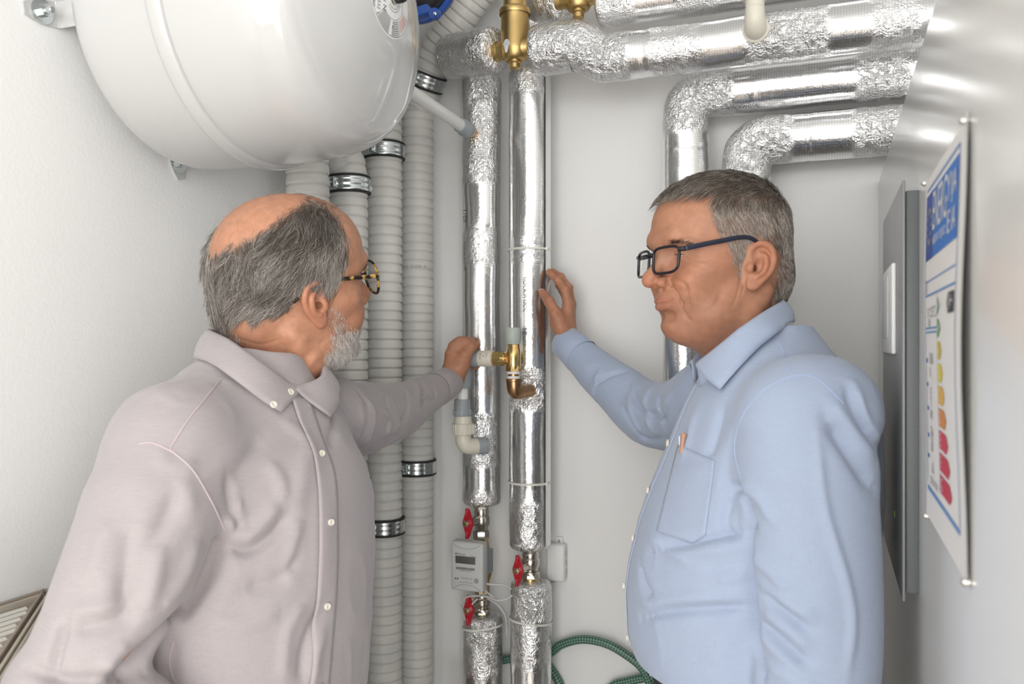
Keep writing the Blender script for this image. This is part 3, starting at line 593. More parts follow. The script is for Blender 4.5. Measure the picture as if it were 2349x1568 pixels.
# ============================================================ white plastic pipe from the tank, with grey union
u0 = onY(905, 186, 1.30); u1 = onY(1062, 291, 1.60); u2 = onY(1084, 303, 1.655)
tp = thing('tank_connection_pipe', 'white plastic pipe with grey union running from tank to left riser', 'pipe', u1)
du = unit(u1 - u0)
Geo().lathe(u0, du, [(0, 0.0125), (np.linalg.norm(u1 - u0), 0.0125)], 28).obj('pipe_length', M['whitepl'], tp)
L_ = np.linalg.norm(u2 - u1); Geo().lathe(u1 - du * 0.018, du, [(0, 0.0145), (0.002, 0.0158), (0.022, 0.0162), (0.024, 0.0178), (0.043, 0.0178), (0.045, 0.0165)], 28).obj('union_nut', M['greypl'], tp)
Geo().lathe(u1 + du * 0.026, du, [(0, 0.0158), (0.005, 0.0158), (0.006, 0.013)], 28).obj('union_ring', M['ivory'], tp)
Geo().lathe(u1 + du * 0.031, du, [(0, 0.012), (0.04, 0.0115)], 24).obj('spigot', M['copper'], tp)

# ============================================================ safety group between the two risers
YV = 1.605
def V3(px, py, Y=YV): return onY(px, py, Y)
zh = V3(1110, 822)[2]
sg_ = thing('drain_line', 'grey and white plastic drain line gripped by the bald man\'s hand', 'pipe', V3(1062, 1000))
xv = V3(1063, 900)[0]
def vl(name, px, pys, rs, m, par, seg=32, Y=YV):                         # vertical lathe by heights (pixel rows) and radii
    x = V3(px, 900, Y)[0]; return Geo().lathe((x, Y, 0), (0, 0, 1), [(V3(px, py, Y)[2], r) for py, r in zip(pys, rs)], seg).obj(name, m, par)
def hl(name, pxs, rs, z, m, par, seg=32, Y=YV):
    return Geo().lathe((0, Y, z), (1, 0, 0), [(V3(px, 822, Y)[0], r) for px, r in zip(pxs, rs)], seg).obj(name, m, par)
# lower elbow turning back into the riser
eb = V3(1064, 1018); g = Geo(); g.tube([(xv, YV, V3(1063, 985)[2]), (xv, YV, eb[2] + 0.012), (xv + 0.001, YV + 0.0, eb[2] + 0.004), (xv + 0.006, YV + 0.005, eb[2] - 0.004), (xv + 0.016, YV + 0.015, eb[2] - 0.006), (xv + 0.03, YV + 0.03, eb[2] - 0.006), (xv + 0.036, YV + 0.036, eb[2] - 0.006)], [0.0165, 0.0168, 0.017, 0.0172, 0.0172, 0.0168, 0.0168], 28, sub=4)
g.obj('lower_elbow', M['ivory'], sg_)
dd = unit([1, 1, 0]); g = Geo().lathe((xv + 0.022, YV + 0.021, eb[2] - 0.006), dd, [(0, 0.0165), (0.001, 0.0182), (0.022, 0.0185), (0.024, 0.016)], 28)
for k in range(12): a = k * PI / 6; s1 = np.cross(dd, [0, 0, 1]); g.box(np.array([xv + 0.033, YV + 0.032, eb[2] - 0.006]) + 0.0185 * (math.cos(a) * s1 + math.sin(a) * np.array([0, 0, 1])), (0.004, 0.004, 0.003))
g.obj('elbow_collar', M['greypl'], sg_)
vl('union_nut', 1062, (996, 995, 972, 970), (0.021, 0.0228, 0.0228, 0.021), M['ivory'], sg_)
rb = Geo()
for k in range(16): a = k * PI / 8; rb.box((xv + 0.0228 * math.cos(a), YV + 0.0228 * math.sin(a), V3(1062, 983)[2]), (0.003, 0.003, 0.019), Matrix.Rotation(a, 3, 'Z'), 0.0006)
rb.obj('nut_ribs', M['ivory'], sg_)
vl('socket', 1062, (972, 956, 954), (0.0192, 0.0178, 0.0172), M['ivory'], sg_)
vl('coupling', 1060, (955, 953, 940, 938, 917, 915), (0.0172, 0.0182, 0.0182, 0.0170, 0.0165, 0.0155), M['greypl'], sg_)
rb = Geo()
for k in range(14): a = k * PI / 7; rb.box((V3(1060, 900)[0] + 0.0182 * math.cos(a), YV + 0.0182 * math.sin(a), V3(1060, 946)[2]), (0.003, 0.004, 0.011), Matrix.Rotation(a, 3, 'Z'), 0.0006)
rb.obj('coupling_ribs', M['greypl'], sg_)
vl('pipe_length', 1061, (918, 886), (0.0118, 0.0118), M['whitepl'], sg_)
vl('coupling', 1063, (890, 888, 862, 860), (0.0135, 0.0150, 0.0155, 0.0145), M['greypl'], sg_)
# upper elbow and the horizontal run into the valve
xe = V3(1064, 822)[0]; g = Geo(); g.tube([(xe, YV, V3(1064, 868)[2]), (xe, YV, V3(1064, 848)[2]), (xe + 0.002, YV, zh - 0.006), (xe + 0.008, YV, zh - 0.001), (xe + 0.02, YV, zh), (V3(1092, 822)[0], YV, zh)], [0.0152, 0.0155, 0.0158, 0.0158, 0.0155, 0.0152], 28, sub=5); g.obj('upper_elbow', M['greypl'], sg_)
hl('coupling', (1084, 1085, 1100, 1101), (0.0165, 0.0178, 0.0178, 0.0165), zh, M['greypl'], sg_)
sv = hl('sleeve', (1099, 1100, 1127, 1131, 1132), (0.0158, 0.0170, 0.0176, 0.0176, 0.0155), zh, M['ivory'], sg_)
g = Geo()
for k, s_ in enumerate(('DN 20', '25', 'PVC-C')): text_cyl(g, s_, (V3(1108 + 7 * k, 822)[0], YV, zh), (1, 0, 0), (0, -1, 0.35), 0.0180, 0.0045, 0.0, along=False)
g.obj('sleeve_print', M['greyink'], sv, angle=None)
# brass safety valve with a grey-green cap
sf = thing('safety_valve', 'brass safety valve with grey-green cap and copper elbow into right riser', 'valve', V3(1178, 905))
hl('union_stub', (1129, 1136), (0.0135, 0.0135), zh, M['brasslt'], sf); hl('hex_nut', (1134, 1135, 1152, 1153), (0.0150, 0.0166, 0.0166, 0.0150), zh, M['brass'], sf, 6); hl('union_stub', (1152, 1166), (0.0125, 0.0125), zh, M['brasslt'], sf)
hl('union_ring', (1146, 1147, 1158, 1159), (0.0140, 0.0150, 0.0150, 0.0140), zh, M['brasslt'], sf)
vb = vl('valve_body', 1178, (846, 840, 838, 800, 798, 790, 788), (0.0140, 0.0150, 0.0152, 0.0146, 0.0132, 0.0132, 0.0120), M['brasslt'], sf)
g = Geo(); xb_ = V3(1178, 900)[0]
text_cyl(g, 'CE', (xb_, YV, V3(1176, 823)[2]), (0, 0, 1), (-0.05, -1, 0), 0.0156, 0.006, 0.0, along=False); g.obj('cast_mark', M['brass'], vb, angle=None)
vl('hex_base', 1178, (852, 851, 838, 837), (0.0140, 0.0160, 0.0160, 0.0140), M['brass'], sf, 6)
vl('valve_cap', 1177, (789, 784, 782, 753, 751), (0.0150, 0.0155, 0.0166, 0.0174, 0.0160), M['sagecap'], sf)
vl('sealing_tape', 1178, (857, 851), (0.0138, 0.0138), M['teflon'], sf); vl('nipple', 1178, (864, 856), (0.0118, 0.0118), M['copper'], sf); vl('sealing_tape', 1178, (870, 862), (0.0136, 0.0136), M['teflon'], sf)
xk = xb_ + 0.001; zk = V3(1180, 893)[2]; g = Geo(); g.tube([(xk, YV, V3(1178, 868)[2]), (xk, YV, zk + 0.008), (xk + 0.0005, YV + 0.002, zk + 0.001), (xk + 0.003, YV + 0.009, zk - 0.004), (xk + 0.007, YV + 0.022, zk - 0.005), (xk + 0.011, YV + 0.038, zk - 0.005), (xk + 0.015, YV + 0.056, zk - 0.005)], [0.0168, 0.0165, 0.0165, 0.0165, 0.0158, 0.0150, 0.015], 28, sub=4)
g.lathe((xk, YV, V3(1178, 868)[2]), (0, 0, -1), [(0, 0.017), (0.001, 0.0180), (0.005, 0.0180), (0.006, 0.0168)], 28); g.obj('copper_elbow', M['copper'], sf)

# ============================================================ ball valves with red butterfly handles
def ball_valve(x, zt, zb, label, s=1.0, hf=0.40):
    t = thing('ball_valve', label, 'valve', (x, YP, zb), 'red-handled ball valves'); H = zt - zb
    def hz(f): return zt - H * f
    Geo().lathe((x, YP, 0), (0, 0, 1), [(hz(0.0) + 0.012, 0.0175 * s), (hz(0.13), 0.0175 * s)], 6).obj('upper_hex', M['nickel'], t)
    Geo().lathe((x, YP, 0), (0, 0, 1), [(hz(0.1), 0.014), (hz(0.14), 0.0165 * s), (hz(0.22), 0.0185 * s), (hz(0.3), 0.0175 * s), (hz(0.34), 0.0200 * s), (hz(0.52), 0.0200 * s), (hz(0.58), 0.0165 * s), (hz(0.66), 0.0165 * s), (hz(0.7), 0.014)], 32).obj('body', M['nickel'], t)
    Geo().lathe((x, YP, 0), (0, 0, 1), [(hz(0.68), 0.0195 * s), (hz(0.70), 0.0205 * s), (hz(0.86), 0.0205 * s), (hz(0.88), 0.018 * s)], 8).obj('lower_hex', M['nickel'], t)
    Geo().lathe((x, YP, 0), (0, 0, 1), [(hz(0.87), 0.0165 * s), (hz(1.0) - 0.012, 0.0165 * s)], 28).obj('tail_piece', M['brasslt'], t)
    hd = unit([-0.22, -1, 0]); c = np.array([x, YP, hz(hf)]); sd = np.cross([0, 0, 1], hd)
    Geo().lathe(c, hd, [(0.012, 0.010), (0.047, 0.009)], 16).obj('stem', M['nickel'], t)
    o = c + hd * 0.047; g = Geo()
    out = []
    for k in range(40):
        a = 2 * PI * k / 40; cz, sx = math.cos(a), math.sin(a)
        rr = 0.013 + 0.0185 * abs(cz) ** 3.0; out.append(o + sd * (sx * (0.013 if abs(cz) < 0.55 else 0.0125)) * 1.0 + np.array([0, 0, 1]) * (cz * rr))
    g.poly(out, hd, 0.005); 
    for sg in (-1, 1): g.box(o + hd * 0.006 + np.array([0, 0, sg * 0.024]), (0.006, 0.009, 0.018), np.stack([sd, hd, [0, 0, 1]], 1), 0.002)
    hh = g.obj('handle', M['red'], t, label='red butterfly handle')
    Geo().lathe(o + hd * 0.005, hd, [(0, 0.0078), (0.006, 0.0078), (0.0065, 0.006)], 6).obj('handle_nut', M['nickel'], hh)
    Geo().lathe(o + hd * 0.0112, hd, [(0, 0.004), (0.004, 0.004)], 12).obj('stem_tip', M['brasslt'], hh)
    return t
ball_valve(xA - 0.001, zA1 + 0.004, vz(1105, 1246), 'red-handled ball valve above the heat meter', 0.95)
ball_valve(xB + 0.002, zB1 + 0.004, zB3 - 0.004, 'red-handled ball valve beside the white junction box', 1.02, 0.52)
ball_valve(xA + 0.001, vz(1105, 1350), zA3 - 0.006, 'red-handled ball valve below the heat meter', 0.98, 0.55)
cz_ = onY(1040, 1572, 1.62)
bq = thing('drain_valve', 'red-handled valve just cut off by the lower edge left of pipe', 'valve', (cz_[0], 1.62, cz_[2] - 0.05))
Geo().lathe((cz_[0], 1.64, cz_[2] - 0.02), (1, 0.35, 0), [(-0.03, 0.012), (0.045, 0.012)], 20).obj('body', M['nickel'], bq)
Geo().box(cz_ + [0, 0, -0.008], (0.034, 0.008, 0.014), None, 0.003).obj('handle', M['red'], bq)
# flow meter brass body under valve A, between the two valves
fb = thing('flow_sensor', 'brass flow sensor body half hidden behind the grey heat meter', 'flow sensor', (xA, YP, vz(1105, 1355)))
Geo().lathe((xA, YP, 0), (0, 0, 1), dense([(vz(1105, 1240), 0.015), (vz(1105, 1262), 0.017), (vz(1105, 1275), 0.020), (vz(1105, 1300), 0.024), (vz(1105, 1318), 0.022), (vz(1105, 1335), 0.017), (vz(1105, 1356), 0.016)], 3), 28).obj('body', M['brass'], fb)
Geo().lathe((xA + 0.005, YP, vz(1105, 1285)), unit([0.7, -0.7, 0]), [(0.0, 0.012), (0.026, 0.011), (0.03, 0.008)], 18).obj('sensor_port', M['copper'], fb)

# ============================================================ heat meter
ym = 1.625; mc = onY(1070, 1300, ym - 0.016); mw = 0.0745; mh = 0.1045
hm = thing('heat_meter', 'light grey heat meter with small display hanging on left riser', 'meter', (mc[0], ym, mc[2] - mh / 2))
mc = np.array([mc[0], ym, mc[2]])
Geo().box(mc, (mw, 0.03, mh), bev=0.005).obj('case', M['meter'], hm)
for sg in (1, -1):
    g = Geo(); pts = [(mc[0] + x * mw * 0.42, ym - 0.0152, mc[2] + sg * (mh * 0.5 - 0.004 - 0.010 * (1 - abs(x) ** 2.5))) for x in np.linspace(-1, 1, 17)]; g.tube(pts, 0.0006, 6); g.obj('case_groove', flat('groove_grey', (0.36, 0.37, 0.36)), hm)
def mf(u, v, lift=0.0003): return np.array([mc[0] + u * mw, ym - 0.015 - lift, mc[2] + v * mh])
X_, Z_ = np.array([1.0, 0, 0]), np.array([0, 0, 1.0])
Geo().box(mf(-0.04, 0.135), (mw * 0.62, 0.0012, mh * 0.15), bev=0.0005).obj('display', M['lcd'], hm)
g = Geo(); text_plane(g, 'Minol', mf(-0.18, 0.245), X_, Z_, 0.0078, sx=1.15); g.poly([mf(-0.355, 0.235), mf(-0.315, 0.235), mf(-0.315, 0.27), mf(-0.355, 0.27)], (0, -1, 0), 0.0003)
text_plane(g, 'Minocal', mf(0.2, 0.225), X_, Z_, 0.0042)
rnd = random.Random(3); u = -0.33
while u < 0.24:
    wdt = rnd.choice((0.006, 0.010, 0.015)); g.poly([mf(u, -0.06), mf(u + wdt, -0.06), mf(u + wdt, -0.013), mf(u, -0.013)], (0, -1, 0), 0.0003); u += wdt + rnd.choice((0.006, 0.009))
text_plane(g, '6ZRI8944184579', mf(-0.04, -0.085), X_, Z_, 0.0040); text_plane(g, 'CE M18 0102', mf(0.0, -0.235), X_, Z_, 0.0046); text_plane(g, 'Cl. 3', mf(0.0, -0.285), X_, Z_, 0.003); text_plane(g, 'DE-16-MI004-PTB012', mf(0.0, -0.32), X_, Z_, 0.0036)
g.obj('meter_print', M['greyink'], hm, angle=None)
g = Geo(); 
for u in (-0.35, -0.28): g.lathe(mf(u, -0.255), (0, -1, 0), [(0, 0.0017), (0.0004, 0.0017)], 14)
g.obj('indicator_dots', M['ink'], hm); Geo().lathe(mf(0.3, -0.265), (0, -1, 0), [(0, 0.0052), (0.0006, 0.0052)], 24).obj('push_button', flat('button_grey', (0.30, 0.31, 0.31)), hm)
Geo().box((mc[0] + 0.02, (ym + YP) / 2, mc[2]), (0.02, YP - ym - 0.02, 0.05)).obj('mounting_bracket', M['greypl'], hm)
# thin cables of the meter
cb = Geo()
for pts, rr in (([(1112, 1338, 1.63), (1130, 1340, 1.64), (1155, 1341, 1.65), (1172, 1350, 1.66)], 0.0022), ([(1120, 1368, 1.655), (1140, 1376, 1.65), (1160, 1374, 1.655), (1175, 1365, 1.66)], 0.0022), ([(1120, 1368, 1.655), (1090, 1366, 1.64), (1068, 1370, 1.64), (1058, 1385, 1.645), (1064, 1402, 1.66), (1075, 1420, 1.7)], 0.0022),
                ([(1112, 1350, 1.64), (1122, 1362, 1.65), (1140, 1375, 1.66), (1152, 1395, 1.67), (1163, 1425, 1.69), (1162, 1455, 1.70)], 0.0018), ([(1118, 1372, 1.66), (1140, 1385, 1.655), (1158, 1410, 1.66), (1163, 1440, 1.68)], 0.0018), ([(1085, 1372, 1.65), (1074, 1385, 1.65), (1066, 1405, 1.655), (1066, 1425, 1.67)], 0.0018), ([(1096, 1372, 1.65), (1080, 1390, 1.645), (1072, 1415, 1.66)], 0.0018)):
    cb.tube([onY(*p) for p in pts], rr, 8, sub=8)
tag(cb.obj('meter_cable', flat('cable_white', (0.62, 0.61, 0.58))), 'thin white meter cable looped below the heat meter', 'cable')
# ============================================================ junction box on the back wall
jb0, jb1 = onY(1256, 1247, 1.752), onY(1291, 1335, 1.752)
jb = thing('junction_box', 'white junction box on the back wall beside the right riser', 'junction box', ((jb0[0] + jb1[0]) / 2, 1.78, jb1[2]))
Geo().box(((jb0[0] + jb1[0]) / 2, 1.765, (jb0[2] + jb1[2]) / 2), (jb1[0] - jb0[0] + 0.006, 0.028, jb0[2] - jb1[2]), bev=0.005).obj('box_body', M['whitepl'], jb)
g = Geo()
for k in range(3): g.box((jb1[0] + 0.003, 1.765, mix(jb0[2], jb1[2], 0.25 + 0.25 * k)), (0.0015, 0.011, 0.013), bev=0.0006)
g.obj('cable_knockouts', flat('knockout_grey', (0.6, 0.6, 0.59)), jb)
tb = onY(1283, 1240, 1.775); tl = Geo().box((tb[0], 1.776, tb[2]), (0.016, 0.005, 0.018), bev=0.0015).obj('screw_tab', M['whitepl'], jb); Geo().lathe((tb[0], 1.774, tb[2]), (0, -1, 0), [(0, 0.0035), (0.0012, 0.0035)], 14).obj('tab_screw', M['zinc'], tl)
cbl = Geo().tube([onY(1270, 1334, 1.765), onY(1266, 1350, 1.765), onY(1258, 1360, 1.768), onY(1250, 1366, 1.77)], 0.003, 8, sub=6); cbl.obj('box_cable', flat('cable_white', (0.62, 0.61, 0.58)), jb)

# ============================================================ green garden hose hung on the wall
hp = [(1120, 1522, 1.755), (1150, 1514, 1.755), (1190, 1508, 1.76), (1230, 1506, 1.76), (1262, 1497, 1.755), (1290, 1477, 1.752), (1335, 1466, 1.75), (1385, 1474, 1.75), (1430, 1497, 1.75), (1475, 1535, 1.752), (1490, 1590, 1.755), (1450, 1660, 1.755)]
hq = [(1190, 1450, 1.768), (1235, 1500, 1.766), (1262, 1532, 1.765), (1282, 1565, 1.764), (1300, 1610, 1.764), (1350, 1650, 1.76), (1400, 1578, 1.758), (1440, 1562, 1.757), (1500, 1550, 1.757)]
g = Geo(); UVs = []
def hose(pts):
    P, s = resample(catmull([onY(*p) for p in pts], 14), 0.004); V, Fc, fr = tube_geo(P, 0.0092, 17); return V, Fc, s
hm_ = bpy.data.materials.new('braided_hose'); hm_.use_nodes = True; nt = hm_.node_tree; b = nt.nodes['Principled BSDF']; b.inputs['Roughness'].default_value = 0.4
uvn = NN(nt, 'ShaderNodeUVMap'); uvn.uv_map = 'UVMap'; mp = NN(nt, 'ShaderNodeMapping'); mp.inputs['Rotation'].default_value = (0, 0, PI / 4); mp.inputs['Scale'].default_value = (230, 230, 230); ck = NN(nt, 'ShaderNodeTexChecker', Scale=1.0)
ck.inputs['Color1'].default_value = (0.022, 0.075, 0.055, 1); ck.inputs['Color2'].default_value = (0.16, 0.29, 0.22, 1); nt.links.new(uvn.outputs[0], mp.inputs[0]); nt.links.new(mp.outputs[0], ck.inputs['Vector']); nt.links.new(ck.outputs['Color'], b.inputs['Base Color'])
off = 0; VV = []; FF = []; UU = []
for pts in (hp, hq):
    V, Fc, s = hose(pts); VV.append(V); FF += [[i + off for i in f] for f in Fc]; off += len(V); th = np.linspace(0, 2 * PI, 17, endpoint=False)
    tri = np.abs(th - PI); UU.append(np.stack([np.repeat(s, 17), np.tile(tri * 0.0092, len(s))], 1))
tag(mesh_obj('garden_hose', np.concatenate(VV), FF, hm_, uv=np.concatenate(UU)), 'dark green braided hose looped on the back wall at lower middle', 'hose')

# ============================================================ white plastic drain fitting in front of the upper run
yd = Y1 - 0.052; fx = onY(1733, 20, yd)
df = thing('drain_fitting', 'white plastic drain elbow at the upper edge on the horizontal pipe', 'pipe fitting', onY(1735, 80, yd))
Geo().lathe((fx[0], yd - 0.012, 0), (0, 0, 1), [(fx[2] + 0.30, 0.0165), (onY(1733, 24, yd)[2], 0.0165)], 28).obj('standpipe', M['ivory'], df)
g = Geo(); zf = onY(1735, 60, yd)[2]; g.tube([(fx[0], yd - 0.012, onY(1733, 25, yd)[2]), (fx[0], yd - 0.012, zf + 0.014), (fx[0], yd - 0.008, zf + 0.004), (fx[0], yd + 0.002, zf - 0.002), (fx[0], yd + 0.02, zf - 0.004)], [0.017, 0.0175, 0.0185, 0.0205, 0.0215], 28, sub=4); g.obj('elbow', M['ivory'], df)
Geo().lathe((fx[0], yd - 0.012, onY(1733, 2, yd)[2]), (0, 0, 1), [(-0.004, 0.0165), (-0.003, 0.0215), (0.012, 0.0215), (0.013, 0.0165)], 28).obj('collar', M['ivory'], df)
g = Geo().lathe((fx[0], yd + 0.004, zf - 0.004), (0, -1, -0.2), [(-0.01, 0.021), (-0.009, 0.0235), (0.002, 0.0235), (0.004, 0.021)], 28); g.obj('collar', M['ivory'], df)

# ============================================================ pleated air filter leaning in the corner at lower left
zf_ = 1.17
af = thing('air_filter', 'pleated air filter in beige cardboard frame at lower left corner', 'filter', (XL + 0.08, 0.6, zf_ - 0.05))
A_ = np.array([XL + 0.004, 0.80, zf_]); dirw = np.array([0, -1.0, 0]); dird = unit(onZ(0, 1535, zf_) - onZ(112, 1360, zf_)); upv = np.array([0, 0, 1.0])
def bar(p, q, wdt, hgt, name, m):
    d = unit(q - p); sdv = np.cross(upv, d); c = (p + q) / 2; return Geo().box(c, (np.linalg.norm(q - p), wdt, hgt), np.stack([d, sdv, upv], 1), 0.001).obj(name, m, af)
pA, pB, pC = A_, A_ + dirw * 0.75, A_ + dird * 0.42
bar(pA + [0.003, 0, 0], pB + [0.003, 0, 0], 0.005, 0.010, 'frame_board', M['card']); bar(pA + [0.010, -0.01, -0.002], pB + [0.010, 0, -0.002], 0.006, 0.010, 'frame_board', mat('cardboard_light', (0.50, 0.45, 0.38), 0.8))
bar(pA, pC, 0.0035, 0.010, 'frame_board', M['card']); bar(pA + [0.006, 0.004, -0.0015], pC + [0.006, 0.004, -0.0015], 0.004, 0.009, 'frame_board', mat('cardboard_tan', (0.52, 0.46, 0.38), 0.8)); bar(pA + [0.011, 0.007, -0.003], pC + [0.011, 0.007, -0.003], 0.004, 0.009, 'frame_board', mat('cardboard_pale', (0.45, 0.40, 0.33), 0.8))
g = Geo()
for k in range(18):                                                       # pleats parallel to the wall, each ending at the slanting board
    xk_ = XL + 0.024 + 0.0150 * k; yk = A_[1] + dird[1] / dird[0] * (xk_ - A_[0]) - 0.012 - 0.012 * rnd.random(); y2 = -0.05
    for (dx, dz) in ((0, 0),): 
        P = np.linspace(yk, y2, 24); V = []; Fc = []
        for y in P: wv = 0.0012 * math.sin(y * 60 + k); V += [(xk_ - 0.0042 + wv, y, zf_ - 0.0062), (xk_ + wv, y, zf_ - 0.0030), (xk_ + 0.0042 + wv, y, zf_ - 0.0062)]
        for i in range(23): q = i * 3; Fc += [[q, q + 3, q + 4, q + 1], [q + 1, q + 4, q + 5, q + 2]]
        Fc += [[0, 1, 2]]
        Geo().add(V, Fc).obj('pleat', M['pleat'], af)
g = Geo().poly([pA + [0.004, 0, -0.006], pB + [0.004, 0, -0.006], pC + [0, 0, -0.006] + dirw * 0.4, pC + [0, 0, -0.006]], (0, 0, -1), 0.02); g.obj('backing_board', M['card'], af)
for yb in (0.62, 0.2):                                                    # wall brackets that carry the filter
    g = Geo(); g.poly([(XL + 0.001, yb, zf_ - 0.027), (XL + 0.16, yb, zf_ - 0.027), (XL + 0.16, yb, zf_ - 0.035), (XL + 0.03, yb, zf_ - 0.12), (XL + 0.001, yb, zf_ - 0.12)], (0, -1, 0), 0.012); g.obj('wall_bracket', M['whitepl'], af)
# ============================================================ organic surfaces: signed-distance fields turned into one continuous mesh
class Field:
    def __init__(s, lo, hi, h):
        s.lo = np.array(lo, float); s.h = h; s.n = np.ceil((np.array(hi) - s.lo) / h).astype(int) + 1
        s.F = np.full(s.n, 0.5, np.float32); s.ax = [(s.lo[k] + np.arange(s.n[k]) * h).astype(np.float32) for k in range(3)]
    def sl(s, lo, hi, pad):
        a = np.clip(np.floor((np.asarray(lo) - pad - s.lo) / s.h).astype(int), 0, s.n); b = np.clip(np.ceil((np.asarray(hi) + pad - s.lo) / s.h).astype(int) + 1, 0, s.n)
        S = tuple(slice(a[k], b[k]) for k in range(3)); X = s.ax[0][S[0]][:, None, None]; Y = s.ax[1][S[1]][None, :, None]; Z = s.ax[2][S[2]][None, None, :]
        return S, X, Y, Z
    def op(s, prim, k=0.0, mode='u'):
        fn, lo, hi = prim; S, X, Y, Z = s.sl(lo, hi, (k if k > 0 else min(0.055, 14 * s.h)) + 3 * s.h)
        A = s.F[S]
        if A.size == 0: return s
        d = fn(X, Y, Z).astype(np.float32)
        if mode == 's': d = -d; A2 = -A; d = -d
        if mode == 'u':
            if k > 0: h = np.maximum(k - np.abs(A - d), 0) / k; s.F[S] = np.minimum(A, d) - h * h * k * 0.25
            else: s.F[S] = np.minimum(A, d)
        else:
            nd = -d
            if k > 0: h = np.maximum(k - np.abs(A - nd), 0) / k; s.F[S] = np.maximum(A, nd) + h * h * k * 0.25
            else: s.F[S] = np.maximum(A, nd)
        return s
    def merge(s, o, k=0.0):
        h = np.maximum(k - np.abs(s.F - o.F), 0) / max(k, 1e-9); s.F = np.minimum(s.F, o.F) - h * h * k * 0.25; return s
    def mesh(s):
        F = s.F; I = F < 0
        c = np.zeros(np.array(F.shape) - 1, np.int8)
        for dx in (0, 1):
            for dy in (0, 1):
                for dz in (0, 1): c += I[dx:dx + c.shape[0], dy:dy + c.shape[1], dz:dz + c.shape[2]]
        act = np.argwhere((c > 0) & (c < 8)); idx = np.full(c.shape, -1, np.int32); idx[tuple(act.T)] = np.arange(len(act))
        acc = np.zeros((len(act), 3)); cnt = np.zeros(len(act))
        cor = [np.array(q) for q in ((0, 0, 0), (1, 0, 0), (0, 1, 0), (1, 1, 0), (0, 0, 1), (1, 0, 1), (0, 1, 1), (1, 1, 1))]
        val = [F[tuple((act + q).T)] for q in cor]
        for a in range(8):
            for ax in range(3):
                if cor[a][ax] == 0:
                    b = a + (1, 2, 4)[ax]; fa, fb = val[a], val[b]; x = (fa < 0) != (fb < 0); t = np.where(x, fa / np.where(x, fa - fb, 1), 0)
                    p = np.repeat(cor[a][None].astype(float), len(act), 0); p[:, ax] += t; acc += p * x[:, None]; cnt += x
        V = s.lo + (act + acc / cnt[:, None]) * s.h
        Q = []
        for ax in range(3):
            o1, o2 = [(1, 2), (2, 0), (0, 1)][ax]
            A = [slice(None)] * 3; B = [slice(None)] * 3; A[ax] = slice(0, -1); B[ax] = slice(1, None)
            x = I[tuple(A)] != I[tuple(B)]; e = np.argwhere(x); ok = (e[:, o1] > 0) & (e[:, o2] > 0) & (e[:, o1] < F.shape[o1] - 1) & (e[:, o2] < F.shape[o2] - 1); e = e[ok]
            u = np.zeros(3, int); v = np.zeros(3, int); u[o1] = 1; v[o2] = 1
            q = np.stack([idx[tuple((e - u - v).T)], idx[tuple((e - v).T)], idx[tuple(e.T)], idx[tuple((e - u).T)]], 1)
            flip = ~I[tuple(e.T)]; q[flip] = q[flip][:, ::-1]; Q.append(q)
        Q = np.concatenate(Q); Q = Q[(Q >= 0).all(1)]
        return V, Q
def ell(c, r, R=None):
    c = np.asarray(c, float); r = np.broadcast_to(np.asarray(r, float), (3,)); m = max(r)
    def fn(X, Y, Z):
        x, y, z = X - c[0], Y - c[1], Z - c[2]
        if R is not None: x, y, z = [R[0][k] * x + R[1][k] * y + R[2][k] * z for k in range(3)]
        k0 = np.sqrt((x / r[0]) ** 2 + (y / r[1]) ** 2 + (z / r[2]) ** 2) + 1e-9; k1 = np.sqrt((x / r[0] ** 2) ** 2 + (y / r[1] ** 2) ** 2 + (z / r[2] ** 2) ** 2) + 1e-9
        return k0 * (k0 - 1) / k1
    e = np.full(3, m) if R is not None else r
    return fn, c - e, c + e
def cap(a, b, ra, rb=None):
    a = np.asarray(a, float); b = np.asarray(b, float); rb = ra if rb is None else rb; ba = b - a; L2 = ba @ ba + 1e-12
    def fn(X, Y, Z):
        x, y, z = X - a[0], Y - a[1], Z - a[2]; t = np.clip((x * ba[0] + y * ba[1] + z * ba[2]) / L2, 0, 1)
        return np.sqrt((x - t * ba[0]) ** 2 + (y - t * ba[1]) ** 2 + (z - t * ba[2]) ** 2) - (ra + (rb - ra) * t)
    m = max(ra, rb); return fn, np.minimum(a, b) - m, np.maximum(a, b) + m
def chain(f, pts, rad, k, mode='u', sub=0):
    pts = np.asarray(pts, float); rad = np.broadcast_to(np.asarray(rad, float), (len(pts),))
    if sub: 
        P = catmull(pts, sub); rad = np.interp(np.linspace(0, 1, len(P)), np.linspace(0, 1, len(pts)), rad); pts = P
    for i in range(len(pts) - 1): f.op(cap(pts[i], pts[i + 1], rad[i], rad[i + 1]), k, mode)
def chain_prim(pts, rad, sub=0):
    """a whole polyline as one primitive (hard union inside)"""
    pts = np.asarray(pts, float); rad = np.broadcast_to(np.asarray(rad, float), (len(pts),))
    if sub: P = catmull(pts, sub); rad = np.interp(np.linspace(0, 1, len(P)), np.linspace(0, 1, len(pts)), rad); pts = P
    cs = [cap(pts[i], pts[i + 1], rad[i], rad[i + 1]) for i in range(len(pts) - 1)]
    def fn(X, Y, Z):
        d = cs[0][0](X, Y, Z)
        for c in cs[1:]: d = np.minimum(d, c[0](X, Y, Z))
        return d
    return fn, np.min([c[1] for c in cs], 0), np.max([c[2] for c in cs], 0)
